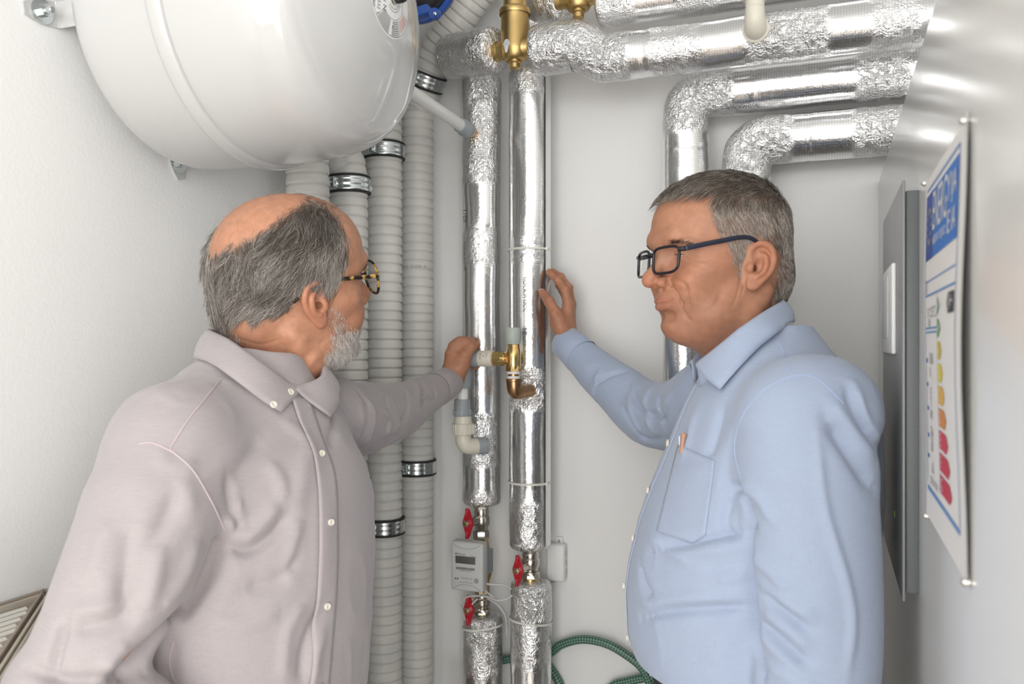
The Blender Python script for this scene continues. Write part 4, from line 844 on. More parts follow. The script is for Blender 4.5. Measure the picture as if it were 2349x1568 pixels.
def loft(O, ex, ey, ez, lev, power=2.0):
    """stack of ellipse sections: lev rows (z, cx, cy, rx, ry) in the frame O, ex, ey, ez"""
    lev = np.array(lev, float); O = np.asarray(O, float); zz = np.linspace(lev[0, 0], lev[-1, 0], 160)
    tab = np.stack([np.interp(zz, *(lambda P: (P[:, 0], P[:, k]))(catmull(lev, 12))) for k in range(1, 5)])
    def fn(X, Y, Z):
        x, y, z = X - O[0], Y - O[1], Z - O[2]; u = ex[0] * x + ex[1] * y + ex[2] * z; v = ey[0] * x + ey[1] * y + ey[2] * z; w_ = ez[0] * x + ez[1] * y + ez[2] * z
        cx, cy, rx, ry = [np.interp(w_, zz, tab[k]) for k in range(4)]
        du, dv = (u - cx), (v - cy)
        if power == 2.0: k0 = np.sqrt((du / rx) ** 2 + (dv / ry) ** 2) + 1e-6
        else: k0 = (np.abs(du / rx) ** power + np.abs(dv / ry) ** power) ** (1 / power) + 1e-6
        k1 = np.sqrt((du / rx ** 2) ** 2 + (dv / ry ** 2) ** 2) + 1e-6
        d = np.where(k0 > 0.3, (k0 - 1) * k0 / k1 if power == 2.0 else (k0 - 1) * np.minimum(rx, ry), -0.05)
        return np.maximum(d, np.maximum(zz[0] - w_, w_ - zz[-1]))
    R = np.stack([ex, ey, ez]); cs = []
    for row in lev:
        for sx in (-1, 1):
            for sy in (-1, 1): cs.append(O + (row[1] + sx * row[3]) * np.asarray(ex) + (row[2] + sy * row[4]) * np.asarray(ey) + row[0] * np.asarray(ez))
    return fn, np.min(cs, 0), np.max(cs, 0)
def vnormals(V, Q):
    n = np.cross(V[Q[:, 2]] - V[Q[:, 0]], V[Q[:, 3]] - V[Q[:, 1]]); N = np.zeros_like(V)
    for k in range(4): np.add.at(N, Q[:, k], n)
    return N / (np.linalg.norm(N, axis=1)[:, None] + 1e-12)
def smooth_mesh(V, Q, it=1, lam=0.5):
    for _ in range(it):
        S = np.zeros_like(V); C = np.zeros(len(V))
        for a, b in ((0, 1), (1, 2), (2, 3), (3, 0)):
            np.add.at(S, Q[:, a], V[Q[:, b]]); np.add.at(S, Q[:, b], V[Q[:, a]]); np.add.at(C, Q[:, a], 1); np.add.at(C, Q[:, b], 1)
        V = V + lam * (S / np.maximum(C, 1)[:, None] - V)
    return V
def project(V):
    p = np.asarray(V) - CAMP; d = p @ CF; return 1174.5 + FPX * (p @ CR) / d, 784 - FPX * p[:, 2] / d
def inpoly(x, y, poly):
    poly = np.asarray(poly, float); r = np.zeros(len(x), bool); j = len(poly) - 1
    for i in range(len(poly)):
        a, b = poly[i], poly[j]; c = ((a[1] > y) != (b[1] > y)) & (x < (b[0] - a[0]) * (y - a[1]) / (b[1] - a[1] + 1e-12) + a[0]); r ^= c; j = i
    return r
def dseg(P, A, B):
    ba = B - A; t = np.clip(((P - A) @ ba) / (ba @ ba + 1e-12), 0, 1); return np.linalg.norm(P - A - t[:, None] * ba, axis=1)
def dpoly2(x, y, poly, closed=True):
    P = np.stack([x, y], 1); poly = np.asarray(poly, float); d = np.full(len(x), 1e9); n = len(poly)
    for i in range(n if closed else n - 1): d = np.minimum(d, dseg(P, poly[i], poly[(i + 1) % n]))
    return d
def bvh_of(V, Q): return BVHTree.FromPolygons(np.asarray(V).tolist(), np.asarray(Q).tolist())
def cast(bvh, px, py):
    h = bvh.ray_cast(Vector(CAMP), Vector(ray(px, py)).normalized()); return (None, None) if h[0] is None else (np.array(h[0]), np.array(h[1]))
def cast_line(bvh, pts, n=10):
    P = catmull(np.array(pts, float), n) if len(pts) > 2 else np.linspace(pts[0], pts[1], n); o = []; N = []
    for p in P:
        a, b = cast(bvh, *p)
        if a is not None and (not o or np.linalg.norm(a - o[-1]) < 0.06): o.append(a); N.append(b)
    return np.array(o), np.array(N)
def strokes(V, Q, bvh, lst):
    """press creases (amp<0) or raise folds (amp>0) along lines found on the surface; (pixel points, amplitude m, width m)"""
    N = vnormals(V, Q); D = np.zeros(len(V))
    for pts, amp, wd in lst:
        P, _ = cast_line(bvh, pts, 8)
        if len(P) < 2: continue
        lo, hi = P.min(0) - 3 * wd, P.max(0) + 3 * wd; sel = np.where(((V > lo) & (V < hi)).all(1))[0]
        if not len(sel): continue
        d = np.full(len(sel), 1e9); tt = np.zeros(len(sel)); n = len(P) - 1
        for i in range(n):
            ds = dseg(V[sel], P[i], P[i + 1]); tt = np.where(ds < d, (i + 0.5) / n, tt); d = np.minimum(d, ds)
        fade = np.minimum(1, np.minimum(tt, 1 - tt) * 5 + 0.15)
        D[sel] += amp * np.exp(-(d / wd) ** 2) * fade
    return V + N * D[:, None]
def color_attr(o, C):
    a = o.data.color_attributes.new('tone', 'FLOAT_COLOR', 'POINT'); a.data.foreach_set('color', np.concatenate([C, np.ones((len(C), 1))], 1).astype(np.float32).ravel())
def attr_mat(name, rough, sss=0.0, sssr=(0.012, 0.005, 0.003), spec=0.5, bump=None, mottle=None, sheen=0.0):
    m = mat(name, (0.5, 0.5, 0.5), rough, spec=spec, sss=sss, sssr=sssr, bump=bump, sheen=sheen); nt = m.node_tree; b = nt.nodes['Principled BSDF']
    a = NN(nt, 'ShaderNodeAttribute', attribute_name='tone')
    if mottle:
        tc = NN(nt, 'ShaderNodeTexCoord'); n = NN(nt, 'ShaderNodeTexNoise', Scale=mottle[0], Detail=5.0); nt.links.new(tc.outputs['Object'], n.inputs['Vector'])
        r = NN(nt, 'ShaderNodeMapRange'); r.inputs[1].default_value = 0.3; r.inputs[2].default_value = 0.7; r.inputs[3].default_value = 1 - mottle[1]; r.inputs[4].default_value = 1 + mottle[1]
        nt.links.new(n.outputs['Fac'], r.inputs[0]); x = NN(nt, 'ShaderNodeVectorMath', operation='SCALE'); nt.links.new(a.outputs['Color'], x.inputs[0]); nt.links.new(r.outputs[0], x.inputs['Scale']); nt.links.new(x.outputs[0], b.inputs['Base Color'])
    else: nt.links.new(a.outputs['Color'], b.inputs['Base Color'])
    return m
M['skin'] = attr_mat('skin', 0.5, sss=0.12, spec=0.45, bump=(420, 0.16, 0.0009), mottle=(95, 0.10))
# ============================================================ heads
def lerp_tab(z, zs, vs): return np.interp(z, zs, vs)
def build_head(opt, h=0.0017):
    f = Field((-0.112, -0.135, -0.20), (0.112, 0.142, 0.15), h); g = opt.get
    E = lambda c, r, k, m='u', R=None: f.op(ell(c, r, R), k, m)
    def S(fn):
        for s in (-1, 1): fn(s)
    # skull and face masses (x right, y forward, z up; origin between the ears)
    E((0, -0.010, 0.044), (0.0765, 0.096, 0.084), 0)
    E((0, 0.030, 0.055), (0.0665, 0.066, 0.058), 0.03)
    E((0, 0.026, 0.002), (0.0650, 0.064, 0.060), 0.03)
    E((0, 0.030, -0.048), (0.0560, 0.056, 0.050), 0.03)
    E((0, 0.074, -0.090), (0.0230, 0.0215, 0.0185), 0.025)
    S(lambda s: E((s * 0.046, 0.006, -0.046), (0.018, 0.030, 0.030), 0.025))
    S(lambda s: E((s * 0.050, 0.048, -0.008), (0.020, 0.027, 0.016), 0.02))
    S(lambda s: E((s * 0.034, 0.066, -0.036), (0.022, 0.022, 0.026), 0.02))
    E((0, 0.070, -0.054), (0.031, 0.031, 0.027), 0.02)                     # muzzle
    if g('jowl'): S(lambda s: E((s * 0.040, 0.030, -0.078), (0.026, 0.036, 0.024), 0.025))
    if g('underchin'): E((0, 0.036, -0.100), (0.042, 0.042, 0.028), 0.03)
    # sockets, brows, lids
    S(lambda s: E((s * 0.034, 0.100, 0.012), (0.019, 0.018, 0.0130), 0.014, 's'))
    S(lambda s: f.op(cap((s * 0.010, 0.0905, 0.0335), (s * 0.030, 0.0870, 0.0385), 0.0080, 0.0075), 0.014)); S(lambda s: f.op(cap((s * 0.030, 0.0870, 0.0385), (s * 0.051, 0.0660, 0.0335), 0.0075, 0.0060), 0.014))
    S(lambda s: E((s * 0.0325, 0.0735, 0.0125), (0.0150, 0.0140, 0.0128), 0.004))
    S(lambda s: f.op(cap((s * 0.019, 0.0820, -0.001), (s * 0.044, 0.0720, -0.001), 0.0045), 0.008))
    S(lambda s: E((s * 0.0320, 0.0905, 0.0118), (0.0122, 0.0120, g('slit', 0.0030)), 0.0006, 's'))
    # nose
    nz = g('nose', 0.0)
    f.op(chain_prim([(0, 0.0850, 0.030), (0, 0.0910, 0.018), (0, 0.0985 + nz * 0.6, 0.002), (0, 0.1070 + nz, -0.014)], [0.0085, 0.0072, 0.0078, 0.0092], 3), 0.012)
    f.op(chain_prim([(0, 0.1085 + nz, -0.0185), (0, 0.1100 + nz, -0.0215)], [0.0108, 0.0102]), 0.008)
    S(lambda s: E((s * 0.0132, 0.0975, -0.0250), (0.0078, 0.0122, 0.0088), 0.005))
    f.op(cap((0, 0.104, -0.030), (0, 0.092, -0.034), 0.0050, 0.0060), 0.006)
    S(lambda s: E((s * 0.0068, 0.1010, -0.0345), (0.0034, 0.0055, 0.0038), 0.002, 's'))
    S(lambda s: f.op(chain_prim([(s * 0.0195, 0.0960, -0.0190), (s * 0.0215, 0.0910, -0.0280), (s * 0.0200, 0.0880, -0.0335)], 0.0014, 3), 0.004, 's'))
    # smile folds
    sm = g('smile', 0.0)
    S(lambda s: f.op(chain_prim([(s * 0.0205, 0.0965, -0.0250), (s * 0.0300, 0.0895, -0.0400), (s * 0.0345, 0.0830, -0.0580)], [0.0010, 0.0016, 0.0008], 4), 0.007, 's'))
    if sm: S(lambda s: E((s * 0.037, 0.073, -0.024), (0.018, 0.016, 0.014), 0.012))
    # lips
    zc = -0.0570; up = 0.0068 * sm
    for s in (-1, 1):
        f.op(chain_prim([(s * 0.0300, 0.0830, zc + 0.0008 + up), (s * 0.013, 0.0960, zc + 0.0042), (s * 0.0045, 0.0995, zc + 0.0055), (0, 0.0995, zc + 0.0045)], [0.0018, 0.0040, 0.0046, 0.0046], 3), 0.005)
        f.op(chain_prim([(s * 0.0285, 0.0835, zc - 0.0010 + up), (s * 0.012, 0.0950, zc - 0.0052), (0, 0.0982, zc - 0.0066)], [0.0018, 0.0046, 0.0056], 3), 0.005)
        f.op(chain_prim([(s * 0.0320, 0.0895, zc + 0.0006 + up * 1.2), (s * 0.0240, 0.0945, zc + up * 0.4), (s * 0.014, 0.1000, zc - 0.0004), (0, 0.1055, zc - 0.0004)], [0.0008, 0.0012, 0.0014, 0.0014], 4), 0.0022, 's')
    f.op(chain_prim([(-0.014, 0.0935, -0.0765), (0, 0.0985, -0.0765), (0.014, 0.0935, -0.0765)], 0.0048, 3), 0.012, 's')
    f.op(cap((0, 0.1035, -0.037), (0, 0.1045, -0.048), 0.0022), 0.005, 's')
    # neck into the collar
    nb = np.array(g('neck_base', (0, -0.06, -0.19))); nr = g('neck_r', 0.056)
    f.op(chain_prim([(0, -0.022, -0.030), (0, -0.020, -0.085), (nb * 0.72 + np.array((0, -0.020, -0.085)) * 0.28), nb], [nr - 0.006, nr - 0.003, nr, nr + 0.004], 4), 0.03)
    if g('nape'): E((0, -0.066, -0.022), (0.052, 0.030 + g('nape'), 0.052), 0.03)
    if g('scm'):
        s = g('scm'); f.op(chain_prim([(s * 0.060, -0.028, -0.045), (s * 0.054, -0.002, -0.092), nb + np.array([s * 0.030, 0.048, 0.005])], [0.009, 0.0120, 0.011], 4), 0.018)
    scalp = (f.F.copy())
    # ears
    ear_tilt = math.radians(g('ear_tilt', 14)); flare = math.radians(g('flare', 24))
    for s in (-1, 1):
        eo = np.array([s * 0.0725, -0.012 + g('ear_y', 0.0), 0.002 + g('ear_z', 0.0)]); eu = np.array([0, -math.sin(ear_tilt), math.cos(ear_tilt)])          # up the ear
        eb = np.array([s * math.sin(flare), -math.cos(flare) * math.cos(ear_tilt), -math.cos(flare) * math.sin(ear_tilt)]); eb = unit(eb - eu * (eb @ eu)); en = np.cross(eu, eb) * (1 if np.cross(eu, eb)[0] * s > 0 else -1)
        sc = g('ear_scale', 1.0)
        def T(b, u, n): return eo + sc * (eb * b + eu * u + en * n)
        R = np.stack([eb, eu, en], 1)
        e = Field(f.lo, f.lo + (f.n - 1) * h, h); e.F = np.full_like(f.F, 0.5)[:f.F.shape[0], :f.F.shape[1], :f.F.shape[2]]; e.n = f.n; e.ax = f.ax
        e.op(ell(T(0.010, 0.003, 0.003), (0.0165 * sc, 0.027 * sc, 0.0042), R), 0)
        e.op(ell(T(-0.002, 0.0, -0.003), (0.012, 0.022, 0.009), R), 0.006)
        e.op(ell(T(0.005, -0.027, 0.0035), (0.0095 * sc, 0.0105 * sc, 0.0048), R), 0.007)                       # lobe
        hel = [(-0.001, 0.004, 0.003), (-0.0065, 0.016, 0.0045), (-0.003, 0.0275, 0.0062), (0.008, 0.0330, 0.0070), (0.0195, 0.0285, 0.0070), (0.0255, 0.0160, 0.0066), (0.0262, 0.0030, 0.0062), (0.0225, -0.0100, 0.0058), (0.0150, -0.0215, 0.0052), (0.009, -0.030, 0.0048)]
        e.op(ell(T(0.008, -0.001, 0.010), (0.0088 * sc, 0.0125 * sc, 0.0075), R), 0.004, 's')                   # concha
        e.op(chain_prim([T(0.004, 0.020, 0.0105), T(0.014, 0.0245, 0.0112), T(0.0205, 0.016, 0.0112), T(0.0212, 0.002, 0.0108)], 0.0042, 4), 0.004, 's')   # scapha
        e.op(chain_prim([T(*q) for q in hel], [0.0030, 0.0036, 0.0038, 0.0042, 0.0044, 0.0044, 0.0040, 0.0036, 0.0036, 0.0040], 4), 0.003)
        e.op(chain_prim([T(0.006, 0.0185, 0.0055), T(0.0145, 0.0150, 0.0080), T(0.0170, 0.0030, 0.0085), T(0.0140, -0.0095, 0.0075), T(0.0075, -0.0150, 0.0070)], [0.0026, 0.0036, 0.0038, 0.0034, 0.0034], 4), 0.004)   # antihelix
        e.op(ell(T(-0.0035, -0.004, 0.0075), (0.0048, 0.0075, 0.0042), R), 0.004)                              # tragus
        f.merge(e, 0.005)
        f.op(ell(T(0.0035, -0.003, 0.001), (0.0036, 0.0048, 0.010), R), 0.002, 's')                             # canal
    V, Q = f.mesh(); fs = f.F; f.F = scalp; Vs, Qs = f.mesh(); f.F = fs
    return V, Q, Vs, Qs
def head_frame(yaw, pitch, roll):
    """columns right, forward, up. yaw: heading of the face, degrees from camera-right towards the depth; pitch up; roll to its right side"""
    y = math.radians(yaw); fwd = math.cos(y) * CR + math.sin(y) * CF; up = CU.copy(); rt = np.cross(fwd, up)
    p = math.radians(pitch); fwd, up = fwd * math.cos(p) + up * math.sin(p), up * math.cos(p) - fwd * math.sin(p)
    r = math.radians(roll); rt, up = rt * math.cos(r) - up * math.sin(r), up * math.cos(r) + rt * math.sin(r)
    return np.stack([rt, fwd, up], 1)
def skin_tone(L, base, zl=1.0):
    """natural local colour of the skin from head-local positions"""
    x, y, z = np.abs(L[:, 0]), L[:, 1], np.where(L[:, 2] < 0, L[:, 2] / zl, L[:, 2]); C = np.repeat(np.array(base)[None], len(L), 0)
    def blend(m, col): 
        nonlocal C
        C = C * (1 - m[:, None]) + np.array(col)[None] * m[:, None]
    G = lambda c, r: np.exp(-(((x - c[0]) / r[0]) ** 2 + ((y - c[1]) / r[1]) ** 2 + ((z - c[2]) / r[2]) ** 2))
    b = np.array(base)
    blend(0.55 * G((0.038, 0.075, -0.022), (0.022, 0.03, 0.02)), b * [1.02, 0.80, 0.76]); blend(0.6 * G((0, 0.113, -0.022), (0.016, 0.022, 0.014)), b * [1.0, 0.74, 0.72])
    blend(0.45 * sstep(0.071, 0.086, x) * (y < 0.03), b * [1.04, 0.80, 0.74])
    blend(0.75 * np.clip(1.3 * (G((0.0, 0.094, -0.0520), (0.026, 0.014, 0.0042)) + G((0.0, 0.094, -0.0630), (0.024, 0.014, 0.0055))), 0, 1), b * [0.84, 0.56, 0.62])
    blend(0.35 * G((0.033, 0.085, 0.0), (0.018, 0.02, 0.008)), b * [0.85, 0.72, 0.74])
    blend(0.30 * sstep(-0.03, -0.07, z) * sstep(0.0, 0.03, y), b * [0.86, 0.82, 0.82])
    return C
def to_world(L, Mx, O): return L @ Mx.T + O
HEADS = {}
def pose(name, opt):
    V, Q, Vs, Qs = build_head(opt); zl = opt.get('zlow', 1.0)
    for A_ in (V, Vs): A_[:, 2] = np.where(A_[:, 2] < 0, np.where(A_[:, 2] < -0.12, A_[:, 2] + 0.12 * (1 - zl), A_[:, 2] * zl), A_[:, 2])
    Mx = head_frame(*opt['pose']); s = opt.get('scale', 1.0); O = np.array(opt['origin'])
    HEADS[name] = dict(zl=zl, L=V * 1.0, V=to_world(V * s, Mx, O), Q=Q, Ls=Vs * 1.0, Vs=to_world(Vs * s, Mx, O), Qs=Qs, M=Mx, O=O, s=s, W=lambda l: to_world(np.atleast_2d(np.asarray(l, float)) * s, Mx, O))
    return HEADS[name]
# blue man: face turned to picture left, a little towards the camera; pink man: face turned right and away
HB = pose('blue', dict(pose=(180 + 17, -3, 0), origin=at(1655, 608, 1.13), scale=0.96, smile=1.0, jowl=1, underchin=1, zlow=0.90, nape=0.006, neck_base=(0.0, -0.050, -0.185), scm=-1, nose=0.004, ear_tilt=14, flare=20, ear_scale=0.98, ear_y=0.010, ear_z=-0.011, slit=0.0023, neck_r=0.062))
HP = pose('pink', dict(pose=(39, 9, 15), origin=at(668, 664, 1.12), scale=1.0, jowl=1, nape=0.004, neck_base=(-0.01, -0.085, -0.185), scm=1, ear_tilt=10, flare=8, ear_scale=0.92, ear_y=0.016, ear_z=-0.004, neck_r=0.060, nose=0.0))
# ============================================================ people: clothes, hands and bodies
def fabric(name, col, sc=2600, amt=0.10):
    m = bpy.data.materials.new(name); m.use_nodes = True; nt = m.node_tree; b = nt.nodes['Principled BSDF']; L = nt.links.new
    b.inputs['Roughness'].default_value = 0.82; b.inputs['Sheen Weight'].default_value = 0.25; b.inputs['Sheen Roughness'].default_value = 0.5; b.inputs['Specular IOR Level'].default_value = 0.25
    tc = NN(nt, 'ShaderNodeTexCoord'); outs = []
    for scl in ((1, 1, 0.06), (0.06, 0.06, 1)):                             # warp and weft yarns of uneven colour
        mp = NN(nt, 'ShaderNodeMapping'); mp.inputs['Scale'].default_value = scl; L(tc.outputs['Object'], mp.inputs[0]); n = NN(nt, 'ShaderNodeTexNoise', Scale=sc * 0.5, Detail=2.0); L(mp.outputs[0], n.inputs['Vector']); outs.append(n.outputs['Fac'])
    a = NN(nt, 'ShaderNodeMath', operation='ADD'); L(outs[0], a.inputs[0]); L(outs[1], a.inputs[1])
    r = NN(nt, 'ShaderNodeMapRange'); r.inputs[1].default_value = 0.7; r.inputs[2].default_value = 1.3; r.inputs[3].default_value = 1 - amt; r.inputs[4].default_value = 1 + amt; L(a.outputs[0], r.inputs[0])
    x = NN(nt, 'ShaderNodeVectorMath', operation='SCALE'); x.inputs[0].default_value = col; L(r.outputs[0], x.inputs['Scale']); L(x.outputs[0], b.inputs['Base Color'])
    u = NN(nt, 'ShaderNodeBump', Strength=0.25, Distance=0.0006); L(a.outputs[0], u.inputs['Height']); L(u.outputs['Normal'], b.inputs['Normal'])
    return m
M['bluecloth'] = fabric('pale_blue_cotton', (0.375, 0.44, 0.575), amt=0.05); M['pinkcloth'] = fabric('dusty_pink_chambray', (0.365, 0.325, 0.327), amt=0.06)
M['trouser'] = mat('dark_trouser_cloth', (0.035, 0.037, 0.045), 0.85, var=(200, 0.2, 3)); M['leather'] = mat('brown_leather', (0.09, 0.045, 0.025), 0.45, var=(80, 0.2, 3)); M['shoe'] = mat('shoe_leather', (0.03, 0.022, 0.018), 0.35)
M['button'] = mat('shell_button', (0.72, 0.68, 0.58), 0.3); M['stitch'] = mat('pink_seam', (0.50, 0.41, 0.42), 0.9); M['stitchb'] = mat('blue_seam', (0.40, 0.50, 0.73), 0.9)
def body_pt(Fr, u, v, z): return Fr['O'] + Fr['ex'] * u + Fr['ey'] * v + Fr['ez'] * z
def mkframe(O, fwd, up=(0, 0, 1.0)):
    ez = unit(up); ex = unit(np.asarray(fwd) - ez * (np.asarray(fwd) @ ez)); return dict(O=np.asarray(O, float), ex=ex, ey=np.cross(ez, ex), ez=ez)
def pts3(lst): return [at(*q[:3]) for q in lst]
def rads(lst): return [q[3] for q in lst]
def wrinkle(V, N, seed, amp=0.0012):
    W_ = V + 0.03 * np.stack([vnoise(V, 7, seed + q) for q in (2, 3, 4)], 1)
    r1 = np.maximum(0, 1 - 3.2 * np.abs(vnoise(W_ * np.array([1, 1, 1.5]), 9, seed + 1))); r2 = np.maximum(0, 1 - 3.5 * np.abs(vnoise(W_ * np.array([1.3, 1.3, 0.8]), 15, seed + 7)))
    n = vnoise(V * np.array([1, 1, 0.7]), 11, seed) * 1.0 + r1 * 1.7 * sstep(-0.2, 0.4, vnoise(V, 6, seed + 11)) + r2 * 1.1 * sstep(-0.1, 0.5, vnoise(V, 7, seed + 12))
    return V + N * (n * amp)[:, None]
def garment(name, Fld, parent, material, strk, seed, presmooth=2, amp=0.0015, drop=None):
    V, Q = Fld.mesh(); V = smooth_mesh(V, Q, presmooth); b = bvh_of(V, Q); V = strokes(V, Q, b, [(a_, b_ * (1.35 if b_ < 0 else 0.95), c_ * 0.85) for a_, b_, c_ in strk]); V = wrinkle(V, vnormals(V, Q), seed, amp); V = smooth_mesh(V, Q, 1, 0.2)
    if drop is not None: dm = drop(V); Q = Q[~dm[Q].all(1)]; V[dm, 2] = 1.086
    o = mesh_obj(name, V, Q.tolist(), material, parent); return o, V, Q, bvh_of(V, Q)
def band_on(bvh, Fr, us, zs, lift, src_u=0.6):
    """strip of cloth lying on the shirt front: cast along -ex at lateral offsets us and heights zs (body frame)"""
    V = []; ok = True
    for z in zs:
        for v in us:
            o = body_pt(Fr, src_u, v, z); h = bvh.ray_cast(Vector(o), Vector(-Fr['ex']))
            V.append(np.array(h[0]) + Fr['ex'] * (lift if np.ndim(lift) == 0 else lift[us.tolist().index(v)]) if h[0] is not None else body_pt(Fr, 0.1, v, z))
    n = len(us); Fc = [[i * n + j, i * n + j + 1, (i + 1) * n + j + 1, (i + 1) * n + j] for i in range(len(zs) - 1) for j in range(n - 1)]
    return np.array(V), Fc
def thick(o, t, off=-1.0):
    m = o.modifiers.new('thickness', 'SOLIDIFY'); m.thickness = t; m.offset = off; return o
def button(parent, p, n, r=0.0052, name='button'):
    n = unit(n); g = Geo().lathe(p, n, [(-0.001, r * 0.9), (0.0006, r), (0.0018, r), (0.0022, r * 0.82), (0.0017, r * 0.65)], 20)
    o = g.obj(name, M['button'], parent); return o
def seam(bvh, px, parent, material, r=0.0007, lift=0.0001, name='seam'):
    P, N = cast_line(bvh, px, 8)
    if len(P) > 2:
        P = P + N * lift; P2, _ = resample(P, 0.006); return Geo().tube(P2, r, 6).obj(name, material, parent)
def collar(name, fold, low, parent, material, inner_drop, center, n=40, bulge=0.004, bvh=None):
    """turned-down collar: fold line and lower edge as 3-D control points from near front round the back to far front"""
    A, _ = resample(catmull(fold, 12), 0.004); s = np.linspace(0, 1, n)
    def pick(P):
        P = catmull(P, 12); L = np.r_[0, np.cumsum(np.linalg.norm(np.diff(P, axis=0), axis=1))]; L /= L[-1]; return np.stack([np.interp(s, L, P[:, k]) for k in range(3)], 1)
    A, B = pick(fold), pick(low); C = np.asarray(center); rows = []
    out = A - C; out[:, 2] = 0; out /= np.linalg.norm(out, axis=1)[:, None]
    rows.append(A - out * 0.006 + np.array([0, 0, -inner_drop])); rows.append(A - out * 0.0035 + np.array([0, 0, -inner_drop * 0.4])); rows.append(A - out * 0.0022 + np.array([0, 0, -0.002]))
    rows.append(A + np.array([0, 0, 0.0006]))
    for t in (0.06, 0.2, 0.4, 0.6, 0.8, 1.0):
        rows.append(mix(A, B, t) + out * (bulge * math.sin(PI * min(1, t * 1.0)) + 0.0022 * min(1, t * 8)))
    if bvh is not None:
        for r_ in rows[4:]:
            for q in range(n):
                h = bvh.find_nearest(Vector(r_[q]))
                if h[0] is not None and (r_[q] - np.array(h[0])) @ np.array(h[1]) < 0.0032: r_[q] = np.array(h[0]) + np.array(h[1]) * 0.0032
    V = np.concatenate(rows); Fc = [[i * n + j, i * n + j + 1, (i + 1) * n + j + 1, (i + 1) * n + j] for i in range(len(rows) - 1) for j in range(n - 1)]
    o = mesh_obj(name, V, Fc, material, parent); thick(o, 0.0016, 0.0); return o, A, B, out
def hand_field(f, palm, fingers, thumb, kp=0.010):
    p = Field(f.lo, f.lo + (f.n - 1) * f.h, f.h); p.n = f.n; p.F = np.full_like(f.F, 0.5); p.ax = f.ax
    for pr, k in palm: p.op(pr, k)
    for fg in fingers:
        q = Field(f.lo, f.lo + (f.n - 1) * f.h, f.h); q.n = f.n; q.F = np.full_like(f.F, 0.5); q.ax = f.ax
        P, r = pts3(fg), rads(fg)
        for i in range(len(P) - 1): q.op(cap(P[i], P[i + 1], r[i], r[i + 1]), 0.003)
        for i in range(1, len(P) - 1): q.op(ell(P[i], r[i] * 1.07), 0.003)
        p.merge(q, 0.0045)
    q = Field(f.lo, f.lo + (f.n - 1) * f.h, f.h); q.n = f.n; q.F = np.full_like(f.F, 0.5); q.ax = f.ax
    P, r = pts3(thumb), rads(thumb)
    for i in range(len(P) - 1): q.op(cap(P[i], P[i + 1], r[i], r[i + 1]), 0.005)
    p.merge(q, kp); f.merge(p, 0.008)
def hand_bounds(lists, pad=0.03):
    P = np.concatenate([pts3(l) for l in lists]); return P.min(0) - pad, P.max(0) + pad
def nail(parent, tip, prev, facing, w=0.0055, L=0.0095, r=0.0075):
    """finger nail: small curved plate on the side 'facing' of the finger end"""
    d = unit(tip - prev); n = unit(facing - d * (np.asarray(facing) @ d)); s = np.cross(d, n); V = []; Fc = []
    for i in range(6):
        for j in range(7):
            a = mix(-0.85, 0.85, j / 6); k = mix(-0.35, 0.75, i / 5); ww = w * (1 - 0.35 * max(0, k) ** 2); V.append(tip + d * (k * L) * 0.9 + s * math.sin(a) * ww + n * (r * (0.80 + 0.22 * math.cos(a)) - 0.0012 * max(0, k) ** 2))
    for i in range(5):
        for j in range(6): q = i * 7 + j; Fc.append([q, q + 1, q + 8, q + 7])
    return mesh_obj('nail', V, Fc, flat('nail_pink', (0.62, 0.38, 0.30)), parent)
